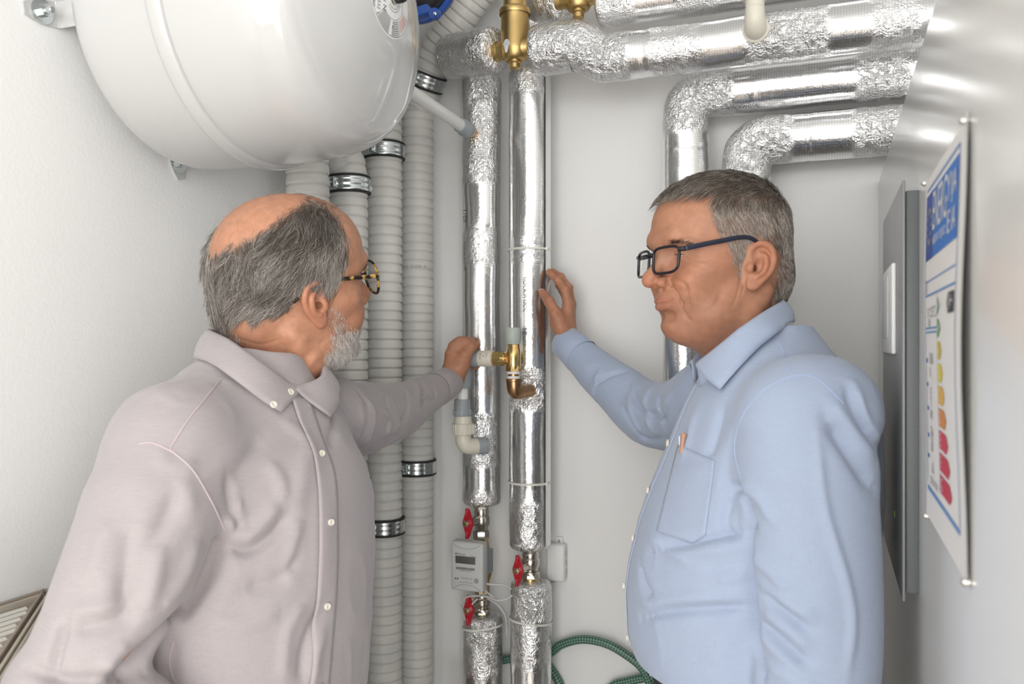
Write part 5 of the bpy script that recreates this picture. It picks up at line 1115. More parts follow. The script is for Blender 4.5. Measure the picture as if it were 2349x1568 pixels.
def lower_body(parent, hip, fr, knee_off, belt_z):
    """trousers, belt and shoes below the frame"""
    O = np.array([hip[0], hip[1], 0.0]); ex, ey = fr['ex'], fr['ey']; ex = unit([ex[0], ex[1], 0]); ey = np.cross([0, 0, 1.0], ex)
    f = Field(O + [-0.32, -0.32, 0.03], O + [0.32, 0.32, belt_z + 0.03], 0.008)
    f.op(loft(O, ex, ey, np.array([0, 0, 1.0]), [(0.76, 0, 0, 0.10, 0.165), (0.82, 0, 0, 0.125, 0.178), (0.90, 0, 0, 0.135, 0.178), (belt_z, 0.0, 0, 0.135, 0.172)]), 0)
    for s in (-1, 1):
        P = [O + ey * s * 0.088 + [0, 0, 0.84], O + ey * s * 0.10 + ex * 0.02 + [0, 0, 0.48], O + ey * s * 0.115 - ex * 0.01 + [0, 0, 0.09]]
        f.op(chain_prim(P, [0.092, 0.070, 0.062], 4), 0.02)
    V, Q = f.mesh(); V = smooth_mesh(V, Q, 1); V = wrinkle(V, vnormals(V, Q), 5, 0.003); mesh_obj('trousers', V, Q.tolist(), M['trouser'], parent)
    th = np.linspace(0, 2 * PI, 65); path = [O + ex * 0.139 * math.cos(a) + ey * 0.177 * math.sin(a) + [0, 0, belt_z - 0.022] for a in th]
    V = []; Fc = []
    for i, p in enumerate(path):
        for z in (-0.018, -0.017, 0.017, 0.018): V.append(p + [0, 0, z] - (unit(p - O - [0, 0, p[2]]) * 0.0012 if abs(z) > 0.0175 else 0))
    for i in range(64):
        for j in range(3): q = i * 4 + j; Fc.append([q, q + 4, q + 5, q + 1])
    bl = mesh_obj('belt', V, Fc, M['leather'], parent); thick(bl, 0.003)
    c = O + ex * 0.143 + [0, 0, belt_z - 0.022]; R = np.stack([ex, ey, [0, 0, 1.0]], 1); g = Geo()
    for (dy, dz, sy, sz) in ((0, 0.018, 0.042, 0.005), (0, -0.018, 0.042, 0.005), (0.02, 0, 0.005, 0.04), (-0.02, 0, 0.005, 0.04)): g.box(c + ey * dy + np.array([0, 0, dz]), (0.004, sy, sz), R, 0.001)
    g.obj('buckle', M['nickel'], bl)
    for s in (-1, 1):
        a = O + ey * s * 0.118; f = Field(a + [-0.26, -0.26, -0.002], a + [0.26, 0.26, 0.14], 0.006)
        f.op(loft(a + ex * 0.0, ey, np.array([0, 0, 1.0]), ex, [(-0.085, 0, 0.034, 0.022, 0.030), (-0.06, 0, 0.040, 0.034, 0.040), (0.02, 0, 0.042, 0.038, 0.042), (0.09, 0, 0.033, 0.046, 0.033), (0.15, 0, 0.027, 0.042, 0.027), (0.185, 0, 0.022, 0.022, 0.018)]), 0)
        f.op(cap(a - ex * 0.035 + [0, 0, 0.05], a - ex * 0.03 + [0, 0, 0.10], 0.044), 0.02)
        V, Q = f.mesh(); V[:, 2] = np.maximum(V[:, 2], 0.001); mesh_obj('shoe', V, Q.tolist(), M['shoe'], parent)

# ---------------------------------------------------------------- the man in blue
FB = mkframe(at(1740, 784, 1.105), -math.cos(math.radians(7)) * CR + math.sin(math.radians(7)) * CF)
blue = thing('person', 'grey-haired man in pale blue shirt reaching one hand to right riser', 'person', (FB['O'][0], FB['O'][1], 0), 'men inspecting the pipes')
f = Field(np.min([at(1260, 1700, 1.80), at(2080, 700, 0.80), at(1900, 1700, 1.5), at(1260, 700, 0.8)], 0) - 0.05, np.max([at(1260, 760, 1.80), at(2080, 700, 1.40), at(1600, 740, 1.6)], 0) + 0.06, 0.004)
f.lo[2] = 0.94; f = Field((f.lo[0], f.lo[1], 0.955), (0.10, 1.76, 1.56), 0.0036)
levB = [(-0.56, 0.002, 0, 0.124, 0.168), (-0.50, 0.005, 0, 0.128, 0.174), (-0.462, 0.010, 0, 0.138, 0.178), (-0.41, 0.0155, 0, 0.151, 0.184), (-0.363, 0.0170, 0, 0.1560, 0.186), (-0.30, 0.014, 0, 0.1565, 0.186), (-0.21, -0.002, 0, 0.146, 0.184), (-0.127, -0.018, 0, 0.131, 0.178), (-0.08, -0.022, 0, 0.116, 0.164), (-0.045, -0.021, 0, 0.097, 0.137), (-0.015, -0.017, 0, 0.077, 0.095), (0.010, -0.013, 0, 0.063, 0.066), (0.022, -0.012, 0, 0.056, 0.058)]
f.op(loft(FB['O'], FB['ex'], FB['ey'], FB['ez'], levB), 0)
Sl, Sr = body_pt(FB, -0.045, 0.145, -0.082), body_pt(FB, -0.03, -0.150, -0.080)
f.op(cap(body_pt(FB, -0.020, 0.05, -0.070), Sl, 0.050, 0.060), 0.028); f.op(cap(body_pt(FB, -0.02, -0.05, -0.070), Sr, 0.050, 0.060), 0.028)
larm = [(1838, 965, 0.955, 0.073), (1846, 1080, 0.945, 0.077), (1860, 1250, 0.935, 0.074), (1872, 1430, 0.925, 0.0695), (1868, 1560, 0.915, 0.067), (1850, 1700, 0.90, 0.060)]
f.op(chain_prim([Sl] + pts3(larm[:2]), [0.066] + rads(larm[:2]), 4), 0.018); f.op(chain_prim(pts3(larm[1:]), rads(larm[1:]), 4), 0.010)
rarm = [(1655, 915, 1.30, 0.074), (1570, 950, 1.42, 0.064), (1490, 948, 1.52, 0.0575), (1420, 893, 1.60, 0.0490), (1355, 836, 1.675, 0.0395), (1318, 802, 1.718, 0.0335), (1304, 789, 1.733, 0.0315)]
f.op(chain_prim([Sr] + pts3(rarm), [0.062] + rads(rarm), 4), 0.02)
strk = []
def fold(pts, a=0.006, w=0.010, pair=True):
    strk.append((pts, a, w))
    if pair: strk.append(([(x + 7, y + 9) for x, y in pts], -a * 0.55, w * 0.7))
# armpit and sleeve folds
for pts, a, w_ in (([(1690, 1110), (1740, 1140), (1775, 1200)], 0.006, 0.009), ([(1700, 1125), (1718, 1170), (1735, 1220)], -0.008, 0.006), ([(1682, 1120), (1700, 1118)], -0.010, 0.007), ([(1715, 1150), (1722, 1300), (1735, 1450), (1750, 1568)], -0.011, 0.008),
                   ([(1725, 1275), (1770, 1310), (1815, 1362)], 0.006, 0.009), ([(1735, 1330), (1800, 1380), (1880, 1420)], 0.0055, 0.009), ([(1745, 1395), (1820, 1450), (1860, 1490)], 0.006, 0.009), ([(1745, 1450), (1790, 1500), (1850, 1545)], 0.006, 0.009), ([(1755, 1520), (1820, 1560), (1880, 1590)], 0.005, 0.009),
                   ([(1748, 1350), (1800, 1400), (1855, 1445)], -0.005, 0.007), ([(1750, 1425), (1800, 1475), (1850, 1520)], -0.005, 0.007),
                   ([(1872, 960), (1890, 1150), (1940, 1330), (1955, 1430), (1942, 1560)], 0.0050, 0.006), ([(1900, 960), (1960, 1050), (2005, 1120)], -0.008, 0.011), ([(1905, 915), (1950, 980), (2010, 1060)], 0.006, 0.010), ([(1960, 880), (1985, 960), (2015, 1010)], 0.006, 0.008), ([(1945, 890), (1962, 940), (1990, 1000)], -0.005, 0.007),
                   # belly and chest
                   ([(1500, 1262), (1600, 1245), (1715, 1218)], -0.006, 0.008), ([(1480, 1250), (1600, 1262), (1715, 1240)], 0.005, 0.011), ([(1472, 1414), (1560, 1398), (1730, 1390)], -0.007, 0.008), ([(1470, 1392), (1560, 1380), (1725, 1370)], 0.004, 0.012), ([(1470, 1290), (1480, 1340), (1500, 1372)], -0.005, 0.008), ([(1490, 1210), (1530, 1258), (1600, 1300)], 0.004, 0.010),
                   ([(1600, 930), (1580, 1000), (1560, 1060)], 0.004, 0.012), ([(1660, 930), (1640, 1010), (1625, 1050)], -0.004, 0.010), ([(1690, 960), (1660, 1060), (1650, 1150)], 0.003, 0.012), ([(1680, 1130), (1665, 1200), (1690, 1240)], -0.004, 0.008), ([(1640, 1330), (1690, 1320), (1725, 1300)], 0.004, 0.009),
                   # far sleeve
                   ([(1330, 900), (1400, 860), (1440, 850)], -0.005, 0.007), ([(1375, 850), (1360, 895), (1372, 935)], 0.004, 0.008), ([(1440, 880), (1465, 930), (1500, 955), (1530, 950)], -0.006, 0.008), ([(1500, 880), (1480, 930), (1500, 1000)], 0.006, 0.009), ([(1465, 850), (1445, 930), (1475, 1010)], 0.005, 0.009), ([(1540, 900), (1520, 960), (1540, 1025)], 0.005, 0.009), ([(1420, 925), (1480, 1005), (1540, 1000)], -0.004, 0.008), ([(1510, 900), (1512, 945), (1530, 960)], -0.006, 0.006)):
    strk.append((pts, a, w_))
armP = pts3(larm)
def below_belt(V):
    d = np.full(len(V), 9.0)
    for i in range(len(armP) - 1): d = np.minimum(d, dseg(V, armP[i], armP[i + 1]))
    return (V[:, 2] < 1.086) & (d > 0.084)
shB, VB, QB, bB = garment('shirt', f, blue, M['bluecloth'], strk, 11, drop=below_belt)
# collar
ctr = body_pt(FB, -0.012, 0, 0)
def on_cloth(bvh, px, py, off=0.0045):
    p, n = cast(bvh, px, py); return p + n * off
def mirror(P, Fr): P = np.asarray(P); d = (P - Fr['O']) @ Fr['ey']; return P - 2 * d * Fr['ey'] if P.ndim == 1 else P - 2 * d[:, None] * Fr['ey']
bk = body_pt(FB, 0, 0, 0)
foldN = [at(1596, 834, 1.075), at(1640, 800, 1.048), at(1700, 752, 1.035), at(1755, 715, 1.052)]; lowN = [on_cloth(bB, 1661, 897), on_cloth(bB, 1690, 862), on_cloth(bB, 1745, 802), on_cloth(bB, 1790, 762)]
def on_mid(p): return p - FB['ey'] * ((p - FB['O']) @ FB['ey'])
fb_, lb_ = on_mid(at(1797, 690, 1.10)), on_mid(at(1816, 737, 1.10))
fold_all = foldN + [fb_] + [mirror(p, FB) for p in foldN[::-1]]; low_all = lowN + [lb_] + [mirror(p, FB) for p in lowN[::-1]]
collar('collar', fold_all, low_all, shB, M['bluecloth'], 0.03, ctr, 64, bvh=bB)
# button band, pocket, cuff, buttons, seams
zs = np.linspace(-0.410, -0.055, 60); V, Fc = band_on(bB, FB, np.linspace(-0.017, 0.017, 7), zs, 0.0010); bd = mesh_obj('button_band', V, Fc, M['bluecloth'], shB); thick(bd, 0.0012, 0)
bb_ = bvh_of(V, Fc)
for px, py in ((1557, 1018), (1517, 1128), (1473, 1240), (1440, 1352), (1436, 1472)):
    z = at(px, py, 1.105)[2] - 1.5; h = bB.ray_cast(Vector(body_pt(FB, 0.6, 0.004, z)), Vector(-FB['ex'])); button(bd, np.array(h[0]) + FB['ex'] * 0.0035, np.array(h[1]) * 0.3 + FB['ex'])
def patch_px(bvh, TL, TR, BR, BL, nu=16, nv=22, lift=0.0007, tip=None):
    V = []
    for i in range(nv + 1):
        for j in range(nu + 1):
            t, s = i / nv, j / nu; px = (1 - t) * ((1 - s) * np.array(TL) + s * np.array(TR)) + t * ((1 - s) * np.array(BL) + s * np.array(BR) if tip is None else (mix(np.array(BL), np.array(tip), s / 0.75) if s < 0.75 else mix(np.array(tip), np.array(BR), (s - 0.75) / 0.25))); p, n = cast(bvh, *px); V.append(p + n * lift if p is not None else V[-1])
    return V, [[i * (nu + 1) + j, i * (nu + 1) + j + 1, (i + 1) * (nu + 1) + j + 1, (i + 1) * (nu + 1) + j] for i in range(nv) for j in range(nu)]
V, Fc = patch_px(bB, (1556, 1020), (1641, 1056), (1619, 1226), (1506, 1218), tip=(1590, 1247)); pk = mesh_obj('chest_pocket', V, Fc, M['bluecloth'], shB); thick(pk, 0.0009, 0)
bp_ = bvh_of(V, Fc); seam(bp_, [(1556, 1040), (1600, 1058), (1636, 1074)], pk, M['stitchb'], 0.0006); seam(bp_, [(1633, 1062), (1622, 1150), (1612, 1232)], pk, M['stitchb'], 0.0006)
for px in ([(1700, 1100), (1685, 1030), (1700, 960), (1745, 900), (1800, 868), (1850, 860), (1890, 880), (1935, 925)], [(1770, 760), (1795, 800), (1815, 850)]): seam(bB, px, shB, M['stitchb'], 0.0006)
wr = pts3(rarm)[-1]; wd_ = unit(pts3(rarm)[-1] - pts3(rarm)[-3])
cf = Geo(); cf.lathe(wr - wd_ * 0.052, wd_, [(0, 0.0375), (0.002, 0.0385), (0.03, 0.0365), (0.064, 0.0345), (0.0655, 0.0335), (0.064, 0.0325), (0.04, 0.033)], 40, cap=False); cf.obj('cuff', M['bluecloth'], shB)
# pen in the pocket
pt, _ = cast(bB, 1573, 1003); pt2, _ = cast(bB, 1563, 1040); pt = pt + FB['ex'] * 0.003 + FB['ey'] * 0.003; dp = unit(pt - pt2)
pn = thing('pen', 'wooden pen sticking out of the blue shirt pocket', 'pen', pt)
Geo().lathe(pt - dp * 0.05, dp, [(0.030, 0.0024), (0.044, 0.0026), (0.050, 0.0027), (0.0530, 0.0036), (0.0550, 0.0038), (0.0558, 0.0032)], 20).obj('barrel', mat('pen_wood', (0.50, 0.27, 0.17), 0.4), pn)
Geo().box(pt - dp * 0.004 + FB['ex'] * 0.0045, (0.0015, 0.0022, 0.012), None, 0.0005).obj('clip', M['nickel'], pn)
# right hand on the riser
idx = [(1303, 700, 1.737, 0.0108), (1297, 667, 1.738, 0.0092), (1279, 642, 1.748, 0.0080), (1259, 625, 1.764, 0.0068)]
mid = [(1309, 698, 1.757, 0.0106), (1304, 660, 1.758, 0.0092), (1286, 635, 1.768, 0.0080), (1268, 622, 1.785, 0.0068)]
rng_ = [(1308, 706, 1.777, 0.0100), (1304, 671, 1.781, 0.0086), (1290, 645, 1.790, 0.0076), (1274, 633, 1.803, 0.0064)]
pky = [(1302, 718, 1.795, 0.0090), (1299, 690, 1.803, 0.0076), (1290, 668, 1.811, 0.0068), (1279, 655, 1.818, 0.0058)]
thb = [(1289, 755, 1.722, 0.0150), (1273, 716, 1.716, 0.0120), (1259, 691, 1.724, 0.0105), (1245, 671, 1.745, 0.0086)]
lo, hi = hand_bounds([idx, mid, rng_, pky, thb, [(1310, 800, 1.735)]]); hf = Field(lo, hi, 0.0015)
W1 = at(1303, 792, 1.738)
palm = [(cap(at(1299, 765, 1.742), W1, 0.0215, 0.0235), 0)]
for fg, r0 in ((idx, 0.0125), (mid, 0.0128), (rng_, 0.0122), (pky, 0.0115)): palm.append((cap(at(*fg[0][:3]), at(mix(fg[0][0], 1299, 0.8), mix(fg[0][1], 770, 0.8), mix(fg[0][2], 1.745, 0.55)), r0 * 0.92, 0.0160), 0.012))
palm.append((ell(at(1282, 738, 1.731), (0.019, 0.019, 0.026)), 0.012)); palm.append((ell(at(1290, 745, 1.775), (0.015, 0.018, 0.026)), 0.012))
palm.append((cap(W1, at(1345, 832, 1.70), 0.0240, 0.027), 0.02))
hand_field(hf, palm, [idx, mid, rng_, pky], thb)
HVb, HQb = hf.mesh()
# ---------------------------------------------------------------- the man in pink
hipP = at(530, 1568, 1.02); topP = at(590, 900, 1.075)
FP = mkframe(hipP, math.cos(math.radians(33)) * CR - math.sin(math.radians(33)) * CF, topP - hipP)
pink = thing('person', 'balding bearded man in dusty pink shirt gripping the grey drain line', 'person', (hipP[0], hipP[1], 0), 'men inspecting the pipes')
f = Field((-1.0, 0.42, 0.955), (0.02, 1.76, 1.60), 0.0036)
H_ = float(np.linalg.norm(topP - hipP))
levP = [(-0.14, -0.01, 0, 0.125, 0.165), (-0.06, 0.0, 0, 0.134, 0.176), (0.0, 0.004, 0, 0.140, 0.182), (0.10, 0.006, 0, 0.140, 0.184), (0.19, 0.004, 0, 0.137, 0.184), (0.26, 0.0, 0, 0.128, 0.176), (H_ - 0.06, -0.006, 0, 0.112, 0.160), (H_ - 0.025, -0.008, 0, 0.094, 0.132), (H_ + 0.005, -0.008, 0, 0.077, 0.098), (H_ + 0.03, -0.006, 0, 0.064, 0.070), (H_ + 0.05, -0.004, 0, 0.054, 0.056)]
f.op(loft(FP['O'], FP['ex'], FP['ey'], FP['ez'], levP), 0)
SRp, SLp = at(400, 1015, 0.935), at(748, 955, 1.235)
f.op(cap(body_pt(FP, -0.012, -0.045, H_ - 0.028), SRp, 0.052, 0.060), 0.05); f.op(cap(body_pt(FP, -0.012, 0.045, H_ - 0.028), SLp, 0.052, 0.056), 0.045)
rarmp = [(394, 1055, 0.920, 0.0710), (354, 1170, 0.885, 0.0715), (296, 1310, 0.845, 0.0655), (240, 1425, 0.820, 0.0585), (196, 1515, 0.805, 0.0555), (162, 1585, 0.80, 0.0550)]
f.op(chain_prim([SRp] + pts3(rarmp[:2]), [0.064] + rads(rarmp[:2]), 4), 0.03); f.op(chain_prim(pts3(rarmp[1:]), rads(rarmp[1:]), 4), 0.006)
f.op(chain_prim(pts3([(158, 1592, 0.80), (260, 1640, 0.80), (420, 1700, 0.85)]), [0.060, 0.052, 0.042], 4), 0.012)
larmp = [(770, 962, 1.27, 0.062), (820, 962, 1.36, 0.0600), (900, 945, 1.50, 0.0515), (965, 912, 1.61, 0.0400), (1008, 888, 1.682, 0.0325), (1024, 879, 1.707, 0.0300)]
f.op(chain_prim([SLp] + pts3(larmp), [0.062] + rads(larmp), 4), 0.02)
strk = []
for pts, a, w_ in (([(515, 1215), (500, 1270), (440, 1370), (350, 1480), (270, 1550)], -0.014, 0.010), ([(525, 1200), (570, 1225), (610, 1190), (640, 1150)], 0.006, 0.010), ([(520, 1250), (570, 1262), (625, 1230), (660, 1180)], -0.007, 0.008), ([(515, 1215), (540, 1180), (535, 1140)], 0.007, 0.009), ([(555, 1225), (540, 1195), (530, 1150), (520, 1080)], -0.005, 0.007),
                   # torso
                   ([(610, 1060), (640, 1100), (650, 1150)], 0.004, 0.010), ([(690, 1180), (660, 1290), (670, 1330)], 0.004, 0.009), ([(680, 1280), (640, 1330), (560, 1350)], -0.004, 0.010), ([(480, 1420), (560, 1430), (650, 1395)], 0.004, 0.012), ([(700, 1380), (660, 1450), (650, 1568)], 0.004, 0.010), ([(735, 1390), (700, 1480), (690, 1568)], -0.004, 0.009), ([(600, 1000), (560, 1060), (530, 1100)], -0.003, 0.012), ([(700, 1010), (690, 1100), (670, 1180)], 0.0035, 0.014), ([(640, 960), (690, 1000), (720, 1060)], 0.003, 0.010), ([(740, 1450), (720, 1500), (715, 1568)], 0.004, 0.008), ([(400, 1460), (390, 1520), (400, 1568)], -0.004, 0.010),
                   # near sleeve
                   ([(420, 1100), (370, 1210), (300, 1330), (280, 1420)], -0.0045, 0.013), ([(360, 1240), (350, 1330), (330, 1410)], 0.006, 0.012), ([(300, 1200), (285, 1290), (280, 1400)], -0.005, 0.011), ([(250, 1180), (225, 1270), (205, 1330)], 0.004, 0.011), ([(150, 1410), (235, 1395), (300, 1370)], 0.005, 0.011), ([(148, 1420), (130, 1490), (118, 1545)], -0.007, 0.006), ([(160, 1440), (240, 1430), (320, 1400)], -0.005, 0.010), ([(240, 1500), (250, 1545), (200, 1562)], 0.004, 0.010), ([(60, 1530), (160, 1565), (260, 1552), (330, 1535)], -0.010, 0.007), ([(300, 1470), (260, 1510), (240, 1550)], 0.005, 0.010), ([(455, 1230), (420, 1330), (360, 1400)], 0.005, 0.012),
                   ([(385, 1035), (375, 1060), (420, 1075)], 0.003, 0.010), ([(440, 1040), (420, 1110), (440, 1180)], 0.004, 0.012),
                   # far sleeve
                   ([(748, 905), (765, 960), (755, 1030)], -0.006, 0.008), ([(770, 900), (800, 960), (830, 975), (825, 915)], 0.004, 0.008), ([(822, 895), (845, 930), (840, 985), (800, 1050)], -0.007, 0.007), ([(830, 900), (855, 945), (845, 1000), (815, 1040)], 0.006, 0.007), ([(860, 935), (885, 955), (890, 985), (870, 1000)], 0.005, 0.007), ([(880, 900), (890, 950), (880, 1000)], -0.004, 0.006), ([(905, 940), (910, 975), (890, 998)], 0.004, 0.006), ([(955, 865), (972, 890), (965, 925), (985, 915)], -0.006, 0.006), ([(945, 868), (962, 895), (955, 935)], 0.005, 0.006), ([(820, 1000), (790, 1035), (760, 1050)], 0.004, 0.009), ([(930, 900), (935, 940), (915, 975)], -0.004, 0.006), ([(990, 880), (1000, 905), (985, 925)], -0.003, 0.005)):
    strk.append((pts, a, w_))
shP, VP, QP, bP = garment('shirt', f, pink, M['pinkcloth'], strk, 23)
foldN = [at(683, 893, 1.050), at(640, 862, 1.015), at(580, 818, 1.000), at(525, 780, 1.020)]; lowN = [on_cloth(bP, 637, 948), on_cloth(bP, 600, 925), on_cloth(bP, 545, 885), on_cloth(bP, 498, 848)]
# far half: turned about the collar's own axis so that it closes behind the neck
ncP = body_pt(FP, -0.006, 0, H_ + 0.03)
fb_ = at(487, 757, 1.085); lb_ = at(464, 822, 1.075)
def mirP(p): d = (p - ncP) @ FP['ey']; return p - 2 * d * FP['ey']
fold_all = foldN + [fb_] + [mirP(p) for p in foldN[::-1]]; low_all = lowN + [lb_] + [mirP(p) for p in lowN[::-1]]
col_, Af, Bf, of_ = collar('collar', fold_all, low_all, shP, M['pinkcloth'], 0.03, ncP, 64, bvh=bP)
zs = np.linspace(-0.10, H_ - 0.008, 66); V, Fc = band_on(bP, FP, np.linspace(-0.015, 0.019, 7), zs, [0.0042, 0.0036, 0.0026, 0.0018, 0.0014, 0.0012, 0.001]); bd = mesh_obj('button_band', V, Fc, M['pinkcloth'], shP); thick(bd, 0.0014, 0)
for z in (0.02, 0.11, 0.205, 0.285): h = bP.ray_cast(Vector(body_pt(FP, 0.6, 0.002, z)), Vector(-FP['ex'])); button(bd, np.array(h[0]) + FP['ex'] * 0.0038, FP['ex'], 0.0041)
bc_ = BVHTree.FromPolygons([col_.parent.matrix_world @ v.co if False else Vector(np.array(v.co) + np.array(parent_world(shP))) for v in col_.data.vertices], [list(p.vertices) for p in col_.data.polygons])
for q, nq in [cast(bc_, *k) for k in ((627, 928), (666, 899))]:
    if q is not None: button(col_, q, nq * (1 if nq @ CF < 0 else -1), 0.0046)
for px in ([(390, 1030), (440, 1075), (480, 1140), (515, 1212)], [(505, 872), (470, 915), (430, 965), (390, 1028)], [(400, 1038), (350, 1015), (320, 1018)], [(398, 1470), (388, 1520), (400, 1566)]): seam(bP, px, shP, M['stitch'], 0.0010)
wr = pts3(larmp)[-1]; wd_ = unit(pts3(larmp)[-1] - pts3(larmp)[-3])
cf = Geo(); cf.lathe(wr - wd_ * 0.05, wd_, [(0, 0.0345), (0.002, 0.0358), (0.03, 0.0345), (0.062, 0.0325), (0.0635, 0.0315), (0.062, 0.0305), (0.04, 0.031)], 40, cap=False); cf.obj('cuff', M['pinkcloth'], shP)
# left hand round the drain line
K = [(1071, 787, 1.722, 0.0105), (1055, 785, 1.718, 0.0108), (1041, 794, 1.717, 0.0102), (1033, 812, 1.718, 0.0092)]
idx = [K[0], (1085, 783, 1.748, 0.0092), (1092, 805, 1.778, 0.0080), (1091, 840, 1.772, 0.0070)]
mid = [K[1], (1066, 781, 1.748, 0.0094), (1072, 803, 1.783, 0.0082), (1080, 843, 1.776, 0.0070)]
rng_ = [K[2], (1045, 788, 1.748, 0.0088), (1048, 806, 1.780, 0.0078), (1054, 838, 1.785, 0.0066)]
pky = [K[3], (1032, 810, 1.745, 0.0078), (1036, 826, 1.770, 0.0068), (1042, 846, 1.782, 0.0058)]
thb = [(1052, 848, 1.712, 0.0140), (1067, 815, 1.704, 0.0115), (1081, 797, 1.712, 0.0100), (1093, 790, 1.724, 0.0082)]
lo, hi = hand_bounds([idx, mid, rng_, pky, thb, [(1025, 880, 1.70)]]); hf = Field(lo, hi, 0.0015)
W1 = at(1036, 868, 1.722); palm = [(cap(at(1046, 842, 1.722), W1, 0.0225, 0.0225), 0)]
for q in K: palm.append((cap(at(*q[:3]), at(mix(q[0], 1044, 0.75), mix(q[1], 852, 0.75), 1.722), q[3] * 1.12, 0.0165), 0.012))
palm.append((cap(W1, at(1000, 892, 1.67), 0.0225, 0.026), 0.02)); palm.append((ell(at(1058, 832, 1.712), (0.018, 0.014, 0.022)), 0.01))
hand_field(hf, palm, [idx, mid, rng_, pky], thb)
HVp, HQp = hf.mesh()

# ---------------------------------------------------------------- one body mesh per man: head and neck, trunk, arms and hands
SKIN = dict(blue=(0.45, 0.215, 0.13), pink=(0.44, 0.212, 0.127))
def core(Fr, lev, Sa, Sb, A1, A2, z0):
    f = Field(np.min(np.concatenate([pts3(A1), pts3(A2), [Fr['O'] - 0.25]]), 0) - 0.05, np.max(np.concatenate([pts3(A1), pts3(A2), [Fr['O'] + [0.25, 0.25, 0.1]]]), 0) + 0.08, 0.007)
    L2 = [(z, cx, cy, rx * 0.86, ry * 0.86) for z, cx, cy, rx, ry in lev]; f.op(loft(Fr['O'], Fr['ex'], Fr['ey'], Fr['ez'], L2), 0)
    for S_, A in ((Sa, A1), (Sb, A2)): f.op(chain_prim([S_] + pts3(A), [r * 0.72 for r in [A[0][3]] + rads(A)], 3), 0.03)
    return f.mesh()
def body(name, H, parent, HV, HQ, cm, tone, wr_strokes):
    V, Q = H['V'], H['Q']; b = bvh_of(V, Q); V = strokes(V, Q, b, wr_strokes)
    C1 = skin_tone(H['L'], tone, H['zl']); C2 = np.repeat(np.array(tone)[None] * [0.92, 0.88, 0.86], len(HV), 0); C3 = np.repeat(np.array(tone)[None], len(cm[0]), 0)
    n1, n2 = len(V), len(V) + len(HV)
    o = mesh_obj('body', np.concatenate([V, HV, cm[0]]), np.concatenate([Q, HQ + n1, cm[1] + n2]).tolist(), M['skin'], parent); return o, C1, C2, C3
coreB = core(FB, levB, Sl, Sr, larm, rarm[:-1], 0); coreP = core(FP, levP, SRp, SLp, rarmp, larmp[:-1], 0)
# ============================================================ hair, beards, brows
def hair_material(name, rough=0.45):
    m = bpy.data.materials.new(name); m.use_nodes = True; nt = m.node_tree; b = nt.nodes['Principled BSDF']; a = NN(nt, 'ShaderNodeAttribute', attribute_name='tone'); nt.links.new(a.outputs['Color'], b.inputs['Base Color']); b.inputs['Roughness'].default_value = rough; b.inputs['Specular IOR Level'].default_value = 0.4; return m
M['hair'] = hair_material('grey_hair')
RNG = np.random.default_rng(12)
def tri_sample(V, Q, w_, n):
    a, b, c, d = [V[Q[:, k]] for k in range(4)]; ar = 0.5 * np.linalg.norm(np.cross(c - a, d - b), axis=1) * w_; p = ar / ar.sum(); i = RNG.choice(len(Q), n, p=p); u, v = RNG.random((2, n)); return i, u, v
def qlerp(A, Q, i, u, v): return (A[Q[i, 0]] * ((1 - u) * (1 - v))[:, None] + A[Q[i, 1]] * (u * (1 - v))[:, None] + A[Q[i, 2]] * (u * v)[:, None] + A[Q[i, 3]] * ((1 - u) * v)[:, None])
def strands(name, parent, P, N, D, Ln, col, r=0.00011, npt=6, lift=0.25, curl=0.0, droop=0.0, clump=0.0):
    """P roots, N normals, D directions (unit), Ln lengths, col colours -> one hair object"""
    n = len(P); t = np.linspace(0, 1, npt)[None, :, None]
    D = D - N * (D * N).sum(1)[:, None]; D /= np.linalg.norm(D, axis=1)[:, None] + 1e-9
    S = np.cross(N, D); ph = RNG.random((n, 1, 1)) * 6.28
    X = P[:, None] - N[:, None] * 0.0006 + D[:, None] * Ln[:, None, None] * t + N[:, None] * (Ln[:, None, None] * lift * (t - 0.75 * t ** 2)) + S[:, None] * (curl * Ln[:, None, None] * np.sin(t * 3 + ph)) - np.array([0, 0, 1.0]) * (droop * Ln[:, None, None] * t ** 2)
    if clump > 0:                                                          # tips gather into locks
        gsel = RNG.choice(n, max(20, n // 22), replace=False); G = P[gsel]; near_ = np.empty(n, int)
        for a in range(0, n, 2000): near_[a:a + 2000] = ((P[a:a + 2000, None] - G[None]) ** 2).sum(-1).argmin(1)
        gi = gsel[near_]; tt = clump * t ** 1.4; X = X * (1 - tt) + (X[gi] + 0.35 * (P - P[gi])[:, None]) * tt
    hc = bpy.data.hair_curves.new(name); hc.add_curves([npt] * n)
    off = np.array(parent_world(parent)); hc.attributes['position'].data.foreach_set('vector', (X - off).astype(np.float32).ravel())
    ra = hc.attributes.get('radius') or hc.attributes.new('radius', 'FLOAT', 'POINT'); ra.data.foreach_set('value', np.tile(r * (1 - 0.6 * np.linspace(0, 1, npt) ** 2), n).astype(np.float32))
    a = hc.attributes.new('tone', 'FLOAT_COLOR', 'CURVE'); a.data.foreach_set('color', np.concatenate([col, np.ones((n, 1))], 1).astype(np.float32).ravel())
    hc.materials.append(M['hair']); o = bpy.data.objects.new(name, hc); COL.objects.link(o); o.parent = parent; o['kind'] = 'stuff'; return o
def greys(n, dark, light, frac_light, spread=0.25):
    m = (RNG.random(n) < frac_light).astype(float)[:, None]; c = np.array(dark)[None] * (1 - m) + np.array(light)[None] * m; return np.clip(c * (1 + spread * RNG.normal(size=(n, 1))), 0.01, 0.9)
